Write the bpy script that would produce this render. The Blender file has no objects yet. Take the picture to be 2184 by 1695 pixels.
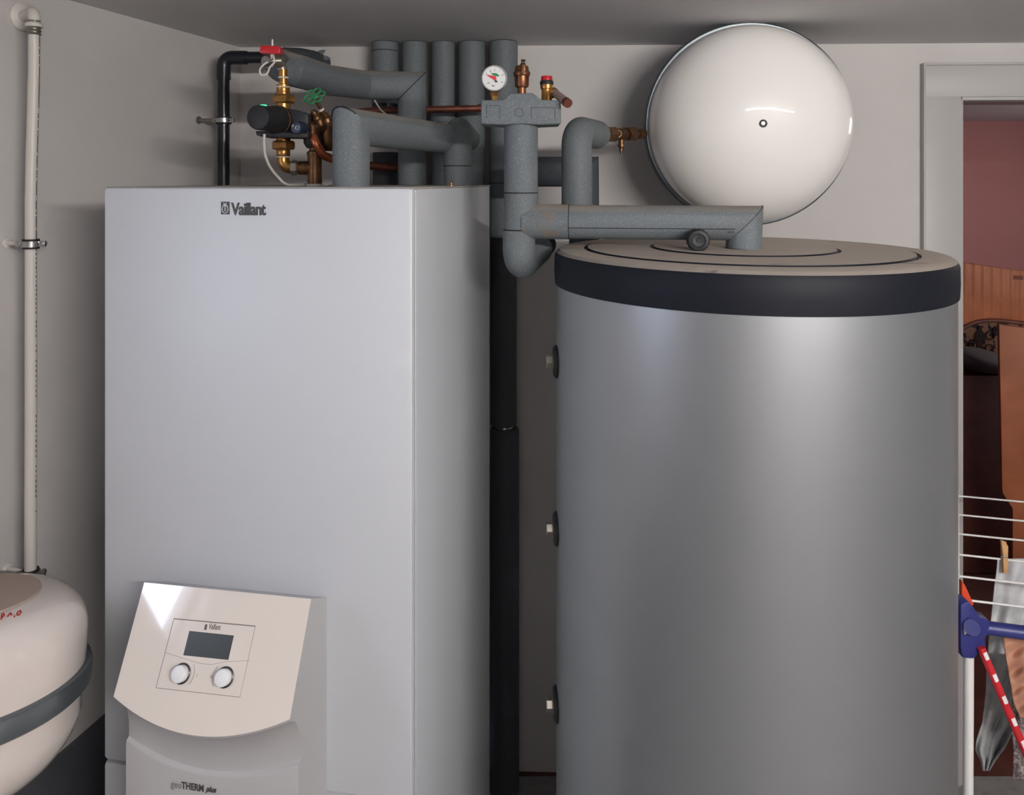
import bpy, bmesh, math, random
from mathutils import Vector, Matrix
random.seed(4)
SC = bpy.context.scene
COL = SC.collection
PI = math.pi
F, HZ, CX, CZ = 1600.0, 385.0, 1092.0, 1.81     # focal length in pixels, eye level row, centre column, eye height

def P(px, py, y):
    return Vector(((px-CX)/F*y, y, CZ-(py-HZ)/F*y))
def Z(py, y): return CZ-(py-HZ)/F*y
def X(px, y): return (px-CX)/F*y
def on_plane(px, py, p0, n):
    d = Vector(((px-CX)/F, 1, -(py-HZ)/F)); c = Vector((0, 0, CZ))
    return c + d*((p0-c).dot(n)/d.dot(n))
V = Vector

# ---------------------------------------------------------------- materials
def lin(c):
    return tuple(((v/255)/12.92 if v/255 <= .04045 else ((v/255+.055)/1.055)**2.4) for v in c)
MATS = {}
def mat(name, rgb, rough=.5, metal=0., rgb2=None, nscale=200., lo=.35, hi=.65, bump=0., bscale=300., spec=.5, emit=0., coat=0., detail=3., bd=.001, trans=0.):
    m = bpy.data.materials.new(name); m.use_nodes = True
    nt = m.node_tree; N = nt.nodes; L = nt.links
    b = N['Principled BSDF']
    b.inputs['Base Color'].default_value = (*lin(rgb), 1)
    b.inputs['Roughness'].default_value = rough
    b.inputs['Metallic'].default_value = metal
    b.inputs['Specular IOR Level'].default_value = spec
    b.inputs['Coat Weight'].default_value = coat
    b.inputs['Coat Roughness'].default_value = .02
    b.inputs['Transmission Weight'].default_value = trans
    tc = N.new('ShaderNodeTexCoord')
    if rgb2:
        nz = N.new('ShaderNodeTexNoise'); nz.inputs['Scale'].default_value = nscale; nz.inputs['Detail'].default_value = detail
        L.new(tc.outputs['Object'], nz.inputs['Vector'])
        mr = N.new('ShaderNodeMapRange'); mr.inputs['From Min'].default_value = lo; mr.inputs['From Max'].default_value = hi
        L.new(nz.outputs['Fac'], mr.inputs['Value'])
        mx = N.new('ShaderNodeMix'); mx.data_type = 'RGBA'
        mx.inputs['A'].default_value = (*lin(rgb), 1); mx.inputs['B'].default_value = (*lin(rgb2), 1)
        L.new(mr.outputs['Result'], mx.inputs['Factor']); L.new(mx.outputs['Result'], b.inputs['Base Color'])
    if bump:
        n2 = N.new('ShaderNodeTexNoise'); n2.inputs['Scale'].default_value = bscale; n2.inputs['Detail'].default_value = 4
        L.new(tc.outputs['Object'], n2.inputs['Vector'])
        bp = N.new('ShaderNodeBump'); bp.inputs['Strength'].default_value = bump; bp.inputs['Distance'].default_value = bd
        L.new(n2.outputs['Fac'], bp.inputs['Height']); L.new(bp.outputs['Normal'], b.inputs['Normal'])
    if emit:
        b.inputs['Emission Color'].default_value = (*lin(rgb), 1); b.inputs['Emission Strength'].default_value = emit
    MATS[name] = m
    return m

mat('wall', (207, 203, 201), .85, rgb2=(200, 196, 194), nscale=3, bump=.25, bscale=140, spec=.2)
mat('ceiling', (222, 220, 220), .9, rgb2=(216, 214, 215), nscale=2, bump=.15, bscale=120, spec=.2)
mat('floor', (140, 138, 137), .55, rgb2=(124, 122, 121), nscale=30)
mat('hall_floor', (92, 50, 42), .6, rgb2=(76, 40, 34), nscale=8)
mat('plinth', (84, 84, 90), .5, rgb2=(76, 77, 82), nscale=10)
mat('wall_low_bounce', (150, 149, 150), .85, rgb2=(144, 143, 145), nscale=3)  # grey darkened to cut bounce light off the unseen right wall
mat('pink_wall', (180, 126, 120), .85, rgb2=(174, 120, 115), nscale=2)
mat('trim', (180, 177, 176), .45)
mat('foam', (103, 109, 113), .62, rgb2=(128, 135, 139), nscale=420, lo=.52, hi=.7, bump=.35, bscale=420, spec=.35, bd=.0006)
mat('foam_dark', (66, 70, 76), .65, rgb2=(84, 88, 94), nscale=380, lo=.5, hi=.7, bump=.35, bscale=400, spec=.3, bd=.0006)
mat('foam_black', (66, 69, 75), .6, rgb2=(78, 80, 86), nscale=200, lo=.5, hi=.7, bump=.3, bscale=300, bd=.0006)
mat('foam_edge', (30, 32, 36), .8)
mat('casing', (203, 206, 211), .5, .12, bump=.06, bscale=900, bd=.0003)
mat('casing_top', (150, 142, 134), .7, rgb2=(170, 164, 158), nscale=20)
mat('beige', (226, 217, 209), .07, coat=.5)
mat('console_grey', (190, 188, 189), .42, .15, bump=.05, bscale=900, bd=.0003)
mat('groove_shadow', (120, 108, 102), .6)
mat('screen', (62, 68, 70), .25)
mat('knob', (236, 236, 238), .3)
mat('knob_ring', (78, 78, 80), .35, .6)
mat('ink', (72, 70, 70), .6)
mat('ink_pale', (140, 135, 134), .6)
mat('badge_light', (190, 192, 194), .5)
mat('jacket', (166, 169, 172), .40, .82, bump=.05, bscale=500, bd=.0003)
mat('lid', (19, 22, 31), .55, spec=.22, bump=.1, bscale=200)
mat('enamel', (240, 237, 234), .3, coat=.7, spec=.12)
mat('enamel_low', (224, 214, 208), .13, coat=.5)
mat('rim_steel', (112, 118, 122), .35, .7)
mat('dust_disc', (172, 154, 142), .7)
mat('red_ink', (190, 50, 40), .6)
mat('brass', (196, 146, 82), .3, .9, rgb2=(150, 106, 62), nscale=60)
mat('brass_old', (132, 96, 66), .4, .85, rgb2=(92, 66, 48), nscale=50)
mat('bronze', (150, 100, 70), .38, .85, rgb2=(112, 74, 56), nscale=60)
mat('copper', (196, 112, 78), .3, .9, rgb2=(140, 78, 58), nscale=25)
mat('pipe_dusty', (146, 124, 118), .6)
mat('copper_dull', (134, 76, 62), .5, .6, rgb2=(100, 60, 50), nscale=25)
mat('steel', (190, 190, 188), .25, .95)
mat('steel_dull', (150, 145, 136), .38, .8)
mat('black_plastic', (30, 31, 34), .55)
mat('black_gloss', (32, 35, 44), .25)
mat('black_body', (34, 36, 42), .5, rgb2=(70, 62, 54), nscale=14, lo=.55, hi=.8)
mat('blue_cap', (44, 52, 78), .4)
mat('white_mark', (225, 225, 225), .5)
mat('red_plastic', (190, 34, 44), .35)
mat('green_paint', (52, 122, 82), .4)
mat('led', (40, 230, 110), .4, emit=2.2)
mat('white_plastic', (214, 208, 202), .4)
mat('cable', (200, 194, 186), .5)
mat('ptfe', (205, 196, 184), .7)
mat('dial', (222, 222, 222), .4)
mat('dial_green', (40, 130, 80), .5)
mat('needle', (214, 50, 48), .5)
mat('wood_orange', (176, 104, 68), .55, rgb2=(160, 92, 58), nscale=8)
mat('wood_dark', (104, 56, 42), .55, rgb2=(84, 42, 32), nscale=6)
mat('slot', (110, 60, 44), .7)
mat('cushion', (70, 66, 72), .8)
mat('textile', (168, 128, 100), .9, rgb2=(60, 48, 46), nscale=22, lo=.52, hi=.56)
mat('textile_ink', (58, 48, 46), .9)
mat('rack_white', (222, 220, 220), .35)
mat('rack_blue', (42, 46, 110), .4)
mat('cloth', (206, 206, 208), .9, rgb2=(188, 190, 194), nscale=40, bump=.3, bscale=150)
mat('cloth_grey', (150, 140, 140), .9, rgb2=(100, 88, 90), nscale=160, lo=.45, hi=.55, bump=.3, bscale=200)
mat('cloth_peach', (190, 140, 116), .9, rgb2=(176, 124, 102), nscale=20)
mat('peg', (206, 160, 112), .6, rgb2=(190, 142, 96), nscale=50)
mat('orange_plastic', (206, 74, 40), .45)
mat('rubber', (26, 26, 28), .6)
mat('tube_light', (255, 251, 246), .5, emit=145.)
mat('sky_light', (220, 230, 255), .5, emit=4.2)

# dusty lid: pale dust lies on the surfaces that face up, with wiped patches
def dusty(name, base, dust, lo=.42, hi=.5, scale=9.):
    m = MATS[base].copy(); m.name = name; nt = m.node_tree; N = nt.nodes; L = nt.links
    b = N['Principled BSDF']
    g = N.new('ShaderNodeNewGeometry'); sx = N.new('ShaderNodeSeparateXYZ'); L.new(g.outputs['Normal'], sx.inputs[0])
    tc = N.new('ShaderNodeTexCoord')
    mp = N.new('ShaderNodeMapping'); mp.inputs['Scale'].default_value = (1, 2.4, 1); L.new(tc.outputs['Object'], mp.inputs['Vector'])
    nz = N.new('ShaderNodeTexNoise'); nz.inputs['Scale'].default_value = scale; nz.inputs['Detail'].default_value = 5
    L.new(mp.outputs[0], nz.inputs['Vector'])
    a = N.new('ShaderNodeMapRange'); a.inputs['From Min'].default_value = .55; a.inputs['From Max'].default_value = .97; L.new(sx.outputs['Z'], a.inputs['Value'])
    c = N.new('ShaderNodeMapRange'); c.inputs['From Min'].default_value = lo-.08; c.inputs['From Max'].default_value = hi-.08; c.inputs['To Min'].default_value = .35; L.new(nz.outputs['Fac'], c.inputs['Value'])
    mu = N.new('ShaderNodeMath'); mu.operation = 'MULTIPLY'; L.new(a.outputs[0], mu.inputs[0]); L.new(c.outputs[0], mu.inputs[1])
    mx = N.new('ShaderNodeMix'); mx.data_type = 'RGBA'; mx.inputs['B'].default_value = (*lin(dust), 1)
    src = b.inputs['Base Color'].links
    if src: L.new(src[0].from_socket, mx.inputs['A'])
    else: mx.inputs['A'].default_value = b.inputs['Base Color'].default_value
    L.new(mu.outputs[0], mx.inputs['Factor']); L.new(mx.outputs['Result'], b.inputs['Base Color'])
    r = N.new('ShaderNodeMapRange'); r.inputs['To Min'].default_value = b.inputs['Roughness'].default_value; r.inputs['To Max'].default_value = .85
    L.new(mu.outputs[0], r.inputs['Value']); L.new(r.outputs[0], b.inputs['Roughness'])
    MATS[name] = m
dusty('lid_dusty', 'lid', (182, 171, 160), .36, .44)
dusty('foam_dusty', 'foam', (150, 140, 128), .45, .62, 6.)

# jacket-foam with rusty stain near the tee (real stain: fixed to the object)
def stained():
    m = MATS['foam_dusty'].copy(); m.name = 'foam_stained'; nt = m.node_tree; N = nt.nodes; L = nt.links
    b = N['Principled BSDF']; tc = N.new('ShaderNodeTexCoord')
    nz = N.new('ShaderNodeTexNoise'); nz.inputs['Scale'].default_value = 28; nz.inputs['Detail'].default_value = 4; L.new(tc.outputs['Object'], nz.inputs['Vector'])
    mr = N.new('ShaderNodeMapRange'); mr.inputs['From Min'].default_value = .55; mr.inputs['From Max'].default_value = .72; mr.inputs['To Max'].default_value = .7; L.new(nz.outputs['Fac'], mr.inputs['Value'])
    mx = N.new('ShaderNodeMix'); mx.data_type = 'RGBA'; mx.inputs['B'].default_value = (*lin((132, 108, 84)), 1)
    s = b.inputs['Base Color'].links[0].from_socket
    L.new(s, mx.inputs['A']); L.new(mr.outputs[0], mx.inputs['Factor']); L.new(mx.outputs['Result'], b.inputs['Base Color'])
    MATS['foam_stained'] = m
stained()
# vertical boards
def boards(name, base, pitch=.05):
    m = MATS[base].copy(); m.name = name; nt = m.node_tree; N = nt.nodes; L = nt.links
    b = N['Principled BSDF']; tc = N.new('ShaderNodeTexCoord')
    w = N.new('ShaderNodeTexWave'); w.wave_type = 'BANDS'; w.bands_direction = 'X'; w.inputs['Scale'].default_value = .314/pitch; w.inputs['Distortion'].default_value = .3
    L.new(tc.outputs['Object'], w.inputs['Vector'])
    bp = N.new('ShaderNodeBump'); bp.inputs['Strength'].default_value = .6; bp.inputs['Distance'].default_value = .004
    L.new(w.outputs['Fac'], bp.inputs['Height']); L.new(bp.outputs['Normal'], b.inputs['Normal'])
    MATS[name] = m
boards('wood_boards', 'wood_orange', .03)

# ---------------------------------------------------------------- mesh helpers
def bm_new(): return bmesh.new()
def perp(d):
    d = d.normalized(); a = V((0, 0, 1)) if abs(d.z) < .9 else V((1, 0, 0))
    u = d.cross(a).normalized(); return u, d.cross(u).normalized()

def sweep(bm, path, r, n=28, closed=False, cap=True):
    path = [V(p) for p in path]; m = len(path)
    rs = r if isinstance(r, (list, tuple)) else [r]*m
    segs = [(path[(i+1) % m]-path[i]).normalized() for i in range(m if closed else m-1)]
    u, w = perp(segs[0]); rings = []
    def ring(c, d, mm, u, w, rad):
        out = []
        for k in range(n):
            a = 2*PI*k/n; v = (u*math.cos(a)+w*math.sin(a))*rad
            dm = d.dot(mm)
            if abs(dm) > .2: v = v-d*(v.dot(mm)/dm)
            out.append(bm.verts.new(c+v))
        return out
    for i in range(m):
        if closed: din, dout = segs[i-1], segs[i]
        else: din = segs[max(i-1, 0)]; dout = segs[min(i, m-2)]
        if i == 0 and not closed: din = dout
        if i == m-1 and not closed: dout = din
        mm = (din+dout); mm = mm.normalized() if mm.length > 1e-6 else din
        if i == 0 and closed: # frame for incoming
            pass
        rings.append(ring(path[i], din if i > 0 or closed else dout, mm, u, w, rs[i]))
        q = din.rotation_difference(dout); u = q @ u; w = q @ w
    for i in range(m if closed else m-1):
        a, b = rings[i], rings[(i+1) % m]
        off = 0
        if closed and i == m-1:
            off = min(range(n), key=lambda o: (a[0].co-b[o].co).length)
        for k in range(n):
            bm.faces.new((a[k], a[(k+1) % n], b[(k+1+off) % n], b[(k+off) % n]))
    if cap and not closed:
        bm.faces.new(rings[0][::-1]); bm.faces.new(rings[-1])

def fillet(path, rad, steps=10):
    path = [V(p) for p in path]; out = [path[0]]
    rads = rad if isinstance(rad, (list, tuple)) else [rad]*(len(path)-2)
    for i in range(1, len(path)-1):
        a, b, c = path[i-1], path[i], path[i+1]; R = rads[i-1]
        if R <= 0: out.append(b); continue
        d1 = (a-b).normalized(); d2 = (c-b).normalized(); ang = d1.angle(d2)
        t = R/math.tan(ang/2); p1 = b+d1*t; p2 = b+d2*t
        ctr = b+(d1+d2).normalized()*(R/math.sin(ang/2))
        v1 = p1-ctr; v2 = p2-ctr; tot = v1.angle(v2); ax = v1.cross(v2).normalized()
        for k in range(steps+1):
            out.append(ctr+Matrix.Rotation(tot*k/steps, 3, ax) @ v1)
    out.append(path[-1]); return out

def spline(pts, n=8):
    o = []
    pts = [pts[0]]+pts+[pts[-1]]
    for i in range(1, len(pts)-2):
        p0, p1, p2, p3 = pts[i-1:i+3]
        for k in range(n):
            t = k/n; o.append(.5*((2*p1)+(p2-p0)*t+(2*p0-5*p1+4*p2-p3)*t*t+(3*p1-p0-3*p2+p3)*t**3))
    o.append(pts[-2]); return o

def lathe(bm, base, axis, prof, n=32, ref=None, a0=0.):
    base = V(base); axis = V(axis).normalized(); u, w = perp(axis)
    if ref is not None:
        u = (V(ref)-axis*V(ref).dot(axis)).normalized(); w = axis.cross(u)
    rings = []
    for r, h in prof:
        c = base+axis*h
        if r < 1e-6: rings.append([bm.verts.new(c)])
        else: rings.append([bm.verts.new(c+(u*math.cos(2*PI*k/n+a0)+w*math.sin(2*PI*k/n+a0))*r) for k in range(n)])
    for a, b in zip(rings, rings[1:]):
        for k in range(n):
            k2 = (k+1) % n
            if len(a) == 1 and len(b) == 1: continue
            if len(a) == 1: bm.faces.new((a[0], b[k2], b[k]))
            elif len(b) == 1: bm.faces.new((a[k], a[k2], b[0]))
            else: bm.faces.new((a[k], a[k2], b[k2], b[k]))
    if len(rings[0]) > 1: bm.faces.new(rings[0][::-1])
    if len(rings[-1]) > 1: bm.faces.new(rings[-1])

def cyl(bm, a, b, r, n=24, r2=None):
    a, b = V(a), V(b); lathe(bm, a, b-a, [(r, 0), (r if r2 is None else r2, (b-a).length)], n)

def box(bm, c, ex, ey, ez, sx, sy, sz, bev=0., seg=2):
    """centre, three unit axes, half sizes"""
    c = V(c); t = bmesh.new(); vs = []
    for k in range(8):
        i, j, l = (k & 1)*2-1, ((k >> 1) & 1)*2-1, ((k >> 2) & 1)*2-1
        vs.append(t.verts.new(c+V(ex)*sx*i+V(ey)*sy*j+V(ez)*sz*l))
    for f in ((0, 1, 3, 2), (4, 6, 7, 5), (0, 4, 5, 1), (2, 3, 7, 6), (0, 2, 6, 4), (1, 5, 7, 3)): t.faces.new([vs[q] for q in f])
    if bev: bmesh.ops.bevel(t, geom=t.edges[:], offset=bev, segments=seg, profile=.5, affect='EDGES')
    merge(bm, t)
def abox(bm, x0, x1, y0, y1, z0, z1, bev=0.):
    box(bm, ((x0+x1)/2, (y0+y1)/2, (z0+z1)/2), (1, 0, 0), (0, 1, 0), (0, 0, 1), abs(x1-x0)/2, abs(y1-y0)/2, abs(z1-z0)/2, bev)
def merge(bm, t):
    mp = {}
    for v in t.verts: mp[v] = bm.verts.new(v.co)
    for f in t.faces: bm.faces.new([mp[v] for v in f.verts])
    t.free()
def prism(bm, pts, d, bev=0., seg=2):
    pts = [V(p) for p in pts]; d = V(d); t = bmesh.new()
    a = [t.verts.new(p) for p in pts]; b = [t.verts.new(p+d) for p in pts]; n = len(pts)
    t.faces.new(a); t.faces.new(b[::-1])
    for k in range(n): t.faces.new((a[k], b[k], b[(k+1) % n], a[(k+1) % n]))
    bmesh.ops.recalc_face_normals(t, faces=t.faces[:])
    if bev: bmesh.ops.bevel(t, geom=t.edges[:], offset=bev, segments=seg, profile=.5, affect='EDGES')
    merge(bm, t)

def finish(bm, ang=38):
    bmesh.ops.recalc_face_normals(bm, faces=bm.faces[:])
    for f in bm.faces: f.smooth = True
    for e in bm.edges:
        if len(e.link_faces) == 2:
            e.smooth = e.calc_face_angle(0) < math.radians(ang)
ROOT = {}
def obj(name, bm, m, parent=None, label=None, ang=38, solid=0.):
    me = bpy.data.meshes.new(name); finish(bm, ang)
    if parent is not None: off = ROOT[parent.name]
    else:
        xs = [v.co for v in bm.verts]
        off = V(((min(v.x for v in xs)+max(v.x for v in xs))/2, (min(v.y for v in xs)+max(v.y for v in xs))/2, min(v.z for v in xs)))
    for v in bm.verts: v.co -= off
    bm.to_mesh(me); bm.free()
    me.materials.append(MATS[m])
    o = bpy.data.objects.new(name, me); COL.objects.link(o)
    if parent is not None: o.parent = parent
    else: o.location = off
    ROOT[o.name] = off
    if label and parent is not None: o['label'] = label
    if solid:
        sm = o.modifiers.new('thickness', 'SOLIDIFY'); sm.thickness = solid; sm.offset = 0
    return o
def thing(name, label, cat, loc, group=None):
    o = bpy.data.objects.new(name, None); COL.objects.link(o); o.location = V(loc); o.empty_display_size = .05
    o['label'] = label; o['category'] = cat
    if group: o['group'] = group
    ROOT[o.name] = V(loc); return o
def tag(o, label, cat, group=None):
    o['label'] = label; o['category'] = cat
    if group: o['group'] = group
    return o
def struct(name, bm, m, parent=None):
    o = obj(name, bm, m, parent)
    if parent is None: o['kind'] = 'structure'
    return o
def text_bm(bm, s, o, R, U, size, bold=0., depth=.0004, sx=1., shear=0., align='LEFT', space=1.):
    cu = bpy.data.curves.new('txt', 'FONT'); cu.body = s; cu.size = size; cu.offset = bold; cu.extrude = depth; cu.align_x = align
    cu.shear = shear; cu.space_character = space; cu.resolution_u = 4
    ob = bpy.data.objects.new('txt', cu); COL.objects.link(ob)
    bpy.context.view_layer.update()
    me = bpy.data.meshes.new_from_object(ob.evaluated_get(bpy.context.evaluated_depsgraph_get()))
    R = V(R).normalized(); U = V(U).normalized(); Nn = R.cross(U)
    t = bmesh.new(); t.from_mesh(me)
    for v in t.verts: v.co = V(o)+R*v.co.x*sx+U*v.co.y+Nn*v.co.z
    merge(bm, t)
    bpy.data.objects.remove(ob); bpy.data.curves.remove(cu); bpy.data.meshes.remove(me)

# ---------------------------------------------------------------- room
WB = lambda x: 2.3/(1) - .032*x                 # back wall: depth at x (plane y = 2.3 - .032 x)
WL = lambda y: -.85-.281*(2.3-y)                # left wall: x at depth y
CEIL = 2.223
bm = bm_new(); abox(bm, -2.4, 3.2, -2.2, 2.28, -.12, 0); struct('floor', bm, 'floor')
bm = bm_new(); abox(bm, -.2, 5.2, 2.28, 6.2, -.12, 0.0); struct('floor_hall', bm, 'hall_floor')
bm = bm_new(); abox(bm, -2.4, 5.2, -2.2, 6.2, CEIL, CEIL+.12); struct('ceiling', bm, 'ceiling')
nb = V((.032, 1, 0)).normalized()
def wall_piece(bm, x0, x1, z0, z1, t=.12):
    prism(bm, [(x0, WB(x0), z0), (x1, WB(x1), z0), (x1, WB(x1), z1), (x0, WB(x0), z1)], nb*t)
DX0, DX1, DZ = X(2040, 2.257), X(2040, 2.257)+.86, Z(205, 2.257)
bm = bm_new(); wall_piece(bm, -1.1, DX0-.0, 0, CEIL); wall_piece(bm, DX0, DX1, DZ, CEIL); wall_piece(bm, DX1, 3.1, 0, CEIL); struct('wall_back', bm, 'wall')
# left wall with a high basement window beside the camera
WY0, WY1, WZ0, WZ1 = .17, .66, 1.46, 1.98
def lw(bm, y0, y1, z0, z1, t=.14, o=0.):
    n = V((-1, .281, 0)).normalized()
    prism(bm, [V((WL(y0), y0, z0))-n*o, V((WL(y1), y1, z0))-n*o, V((WL(y1), y1, z1))-n*o, V((WL(y0), y0, z1))-n*o], n*t)
bm = bm_new(); lw(bm, -2.0, WY0, 0, CEIL); lw(bm, WY1, 2.45, 0, CEIL); lw(bm, WY0, WY1, 0, WZ0); lw(bm, WY0, WY1, WZ1, CEIL); struct('wall_left', bm, 'wall')
bm = bm_new(); abox(bm, 3.0, 3.12, -2.1, 2.3, 0, CEIL); struct('wall_right', bm, 'wall_low_bounce')
bm = bm_new(); abox(bm, -2.4, 3.1, -2.12, -2.0, 0, CEIL); struct('wall_front', bm, 'wall')
bm = bm_new(); lw(bm, -1.9, 2.28, 0, .52, .012, .0115); struct('baseboard_left', bm, 'plinth')
# window
nw = V((-1, .281, 0)).normalized(); tw = V((.281, 1, 0)).normalized()
wc = V((WL((WY0+WY1)/2), (WY0+WY1)/2, (WZ0+WZ1)/2))+nw*.07
ww = (WY1-WY0)/2*math.sqrt(1+.281**2)
bm = bm_new()
for sg in (-1, 1):
    box(bm, wc+tw*sg*(ww-.02), nw, tw, (0, 0, 1), .025, .02, (WZ1-WZ0)/2, .003)
    box(bm, wc+V((0, 0, 1))*sg*((WZ1-WZ0)/2-.02), nw, tw, (0, 0, 1), .025, ww, .02, .003)
wfr = struct('window_1', bm, 'trim')
bm = bm_new(); box(bm, wc+nw*.02, nw, tw, (0, 0, 1), .002, ww-.03, (WZ1-WZ0)/2-.03); struct('window_pane', bm, 'sky_light', wfr)

# door casing: face board, outer bead, inner stop, lining
def cas(bm, x0, x1, z0, z1, o0, o1, bev=.002):
    a = V((x0, WB(x0), 0))-nb*o1; ex = V((1, -.032, 0)).normalized()
    c = V(((x0+x1)/2, WB((x0+x1)/2), (z0+z1)/2))-nb*((o0+o1)/2)
    box(bm, c, ex, nb, (0, 0, 1), (x1-x0)/2, (o1-o0)/2, (z1-z0)/2, bev)
CXL, CZT = X(1967, 2.262), Z(141, 2.26)
bm = bm_new()
cas(bm, CXL, DX0+.004, 0, CZT, 0, .018); cas(bm, DX1-.004, DX1+.105, 0, CZT, 0, .018)
cas(bm, CXL, DX1+.105, DZ-.004, CZT, .0005, .0182)
dr = struct('door_1', bm, 'trim')
bm = bm_new()
cas(bm, DX0, DX0+.014, 0, DZ, -.13, .012); cas(bm, DX1-.014, DX1, 0, DZ, -.13, .012); cas(bm, DX0, DX1, DZ-.014, DZ, -.13, .012)
struct('door_lining', bm, 'trim', dr)
bm = bm_new(); cas(bm, CXL-.007, CXL, 0, CZT+.007, 0, .022); cas(bm, CXL-.007, DX1+.11, CZT, CZT+.007, 0, .022)
struct('casing_bead', bm, 'trim', dr)

# room beyond the door
bm = bm_new(); abox(bm, 0., 5.2, 5.2, 5.32, 0, CEIL); struct('wall_far', bm, 'pink_wall')
bm = bm_new(); abox(bm, .35, .47, 2.43, 5.2, 0, CEIL); struct('wall_hall_left', bm, 'pink_wall')
bm = bm_new(); abox(bm, 5.08, 5.2, 2.3, 5.2, 0, CEIL); struct('wall_hall_right', bm, 'pink_wall')

# ---------------------------------------------------------------- heat pump
e = V((.9858, -.1676, 0)).normalized(); ni = V((.1676, .9858, 0)).normalized()
A0 = V((-.7635, 1.4008, 0)); TOPZ = CZ-.0115
def C(s, p, z): return A0+e*s-ni*p+V((0, 0, z))
hp = thing('heat_pump', 'tall silver-grey heat pump cabinet with a beige control console on its front', 'heat pump', C(.3, -.34, 0))
def cbox(bm, s0, s1, p0, p1, z0, z1, bev=0.): box(bm, C((s0+s1)/2, (p0+p1)/2, (z0+z1)/2), e, ni, (0, 0, 1), (s1-s0)/2, (p1-p0)/2, (z1-z0)/2, bev)
bm = bm_new(); cbox(bm, .002, .5985, -.685, -.0245, 0.0, TOPZ-.003, .003); obj('casing', bm, 'casing', hp)
bm = bm_new(); cbox(bm, 0, .6, -.687, -.009, TOPZ-.004, TOPZ, .0015); obj('top_cover', bm, 'casing_top', hp, 'dusty top sheet')
bm = bm_new(); cbox(bm, 0, .6, -.022, 0, .728, TOPZ-.001, .0075); obj('front_panel', bm, 'casing', hp, 'upper front door sheet with a small grey logo')
bm = bm_new(); cbox(bm, 0, .6, -.022, 0, .03, .725, .0075); obj('front_panel', bm, 'casing', hp, 'lower front sheet below the seam')
# logo: badge and wordmark
fn = -ni
up = V((0, 0, 1))
lp = on_plane(470, 459, C(0, .0005, 0), ni)
bm = bm_new()
b0 = on_plane(480.5, 443.5, C(0, .0006, 0), ni)
box(bm, b0, e, ni, up, .0083, .0006, .0115, .0005)
lg = obj('logo_badge', bm, 'ink', hp, 'square badge with an eared animal in an egg')
bm = bm_new()
egg = [b0+fn*.0009+e*(.0058*math.cos(t)*(1-.12*math.sin(t)))+up*(-.0015+.0078*math.sin(t)) for t in [2*PI*k/28 for k in range(28)]]
sweep(bm, egg, .00085, 6, closed=True)
lathe(bm, b0+fn*.0006+up*.0052, fn, [(.0031, 0), (.0031, .0006)], 20)
for sg in (-1, 1): sweep(bm, [b0+fn*.0009+e*sg*.0012+up*.0015, b0+fn*.0009+e*sg*.0014-up*.0062], .00055, 6)
sweep(bm, [b0+fn*.0009+e*sg*.0 + up*.006 for sg in (0,)]+[b0+fn*.0009+e*.0035+up*.0098], .0007, 6)
sweep(bm, [b0+fn*.0009+up*.006, b0+fn*.0009-e*.0035+up*.0098], .0007, 6)
obj('badge_drawing', bm, 'badge_light', lg)
bm = bm_new(); text_bm(bm, 'Vaillant', on_plane(494, 457.5, C(0, .0006, 0), ni), e, up, .0305, .0009, .0005, .80, space=.93)
obj('logo_lettering', bm, 'ink', hp)

S0, S1 = .131, .442; SM = (S0+S1)/2; HW = (S1-S0)/2
def rows(k):
    return [(-.002, .738), (.056, .7085), (.062, .7055), (.140+.0168*k, .853+.032*k), (.1385+.0168*k, .8575+.032*k), (.122+.013*k, .870+.032*k), (.109+.010*k, .893+.032*k), (.1035+.008*k, .920+.032*k), (.1035+.008*k, .9445+.032*k), (.110+.008*k, .9475+.033*k), (.1112+.008*k, .950+.033*k), (.1112+.008*k, 1.42), (-.002, 1.42)]
bm = bm_new(); NS = 28; cols = []
for i in range(NS+1):
    s = S0+(S1-S0)*i/NS; k = 1-((s-SM)/HW)**2
    cols.append([bm.verts.new(C(s, p, CZ-h)) for p, h in rows(k)])
for a, b in zip(cols, cols[1:]):
    for j in range(len(a)): bm.faces.new((a[j], b[j], b[(j+1) % len(a)], a[(j+1) % len(a)]))
bm.faces.new(cols[0]); bm.faces.new(cols[-1][::-1])
cons = obj('control_console', bm, 'console_grey', hp, 'grey column with a hollow under the slanted control panel', ang=30)
# thin seam line on the side of the console
# beige slanted cover
pa = C(S0, .062, CZ-.7055); pb = C(S1, .062, CZ-.7055); pd = C(S0, .140, CZ-.853)
td = (pd-pa).normalized(); fN = e.cross(-td).normalized()
if fN.y > 0: fN = -fN
bm = bm_new(); g = []
L0 = (pd-pa).length
for i in range(NS+1):
    s = (S1-S0)*i/NS; k = 1-((S0+s-SM)/HW)**2
    Ls = L0+.0365*k
    g.append([bm.verts.new(pa+e*s+td*(Ls*j/10)+fN*.0022) for j in range(11)])
for a, b in zip(g, g[1:]):
    for j in range(10): bm.faces.new((a[j], b[j], b[j+1], a[j+1]))
r = bmesh.ops.extrude_face_region(bm, geom=bm.faces[:])
for v in [x for x in r['geom'] if isinstance(x, bmesh.types.BMVert)]: v.co -= fN*.0035
sharp = [ed for ed in bm.edges if len(ed.link_faces) == 2 and ed.calc_face_angle(0) > 1]
bmesh.ops.recalc_face_normals(bm, faces=bm.faces[:])
cover = obj('console_cover', bm, 'beige', hp, 'glossy beige slanted control panel with a curved lower edge')
FP = pa+fN*.0022
def fp(px, py, h=0.): return on_plane(px, py, FP+fN*h, fN)
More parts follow.
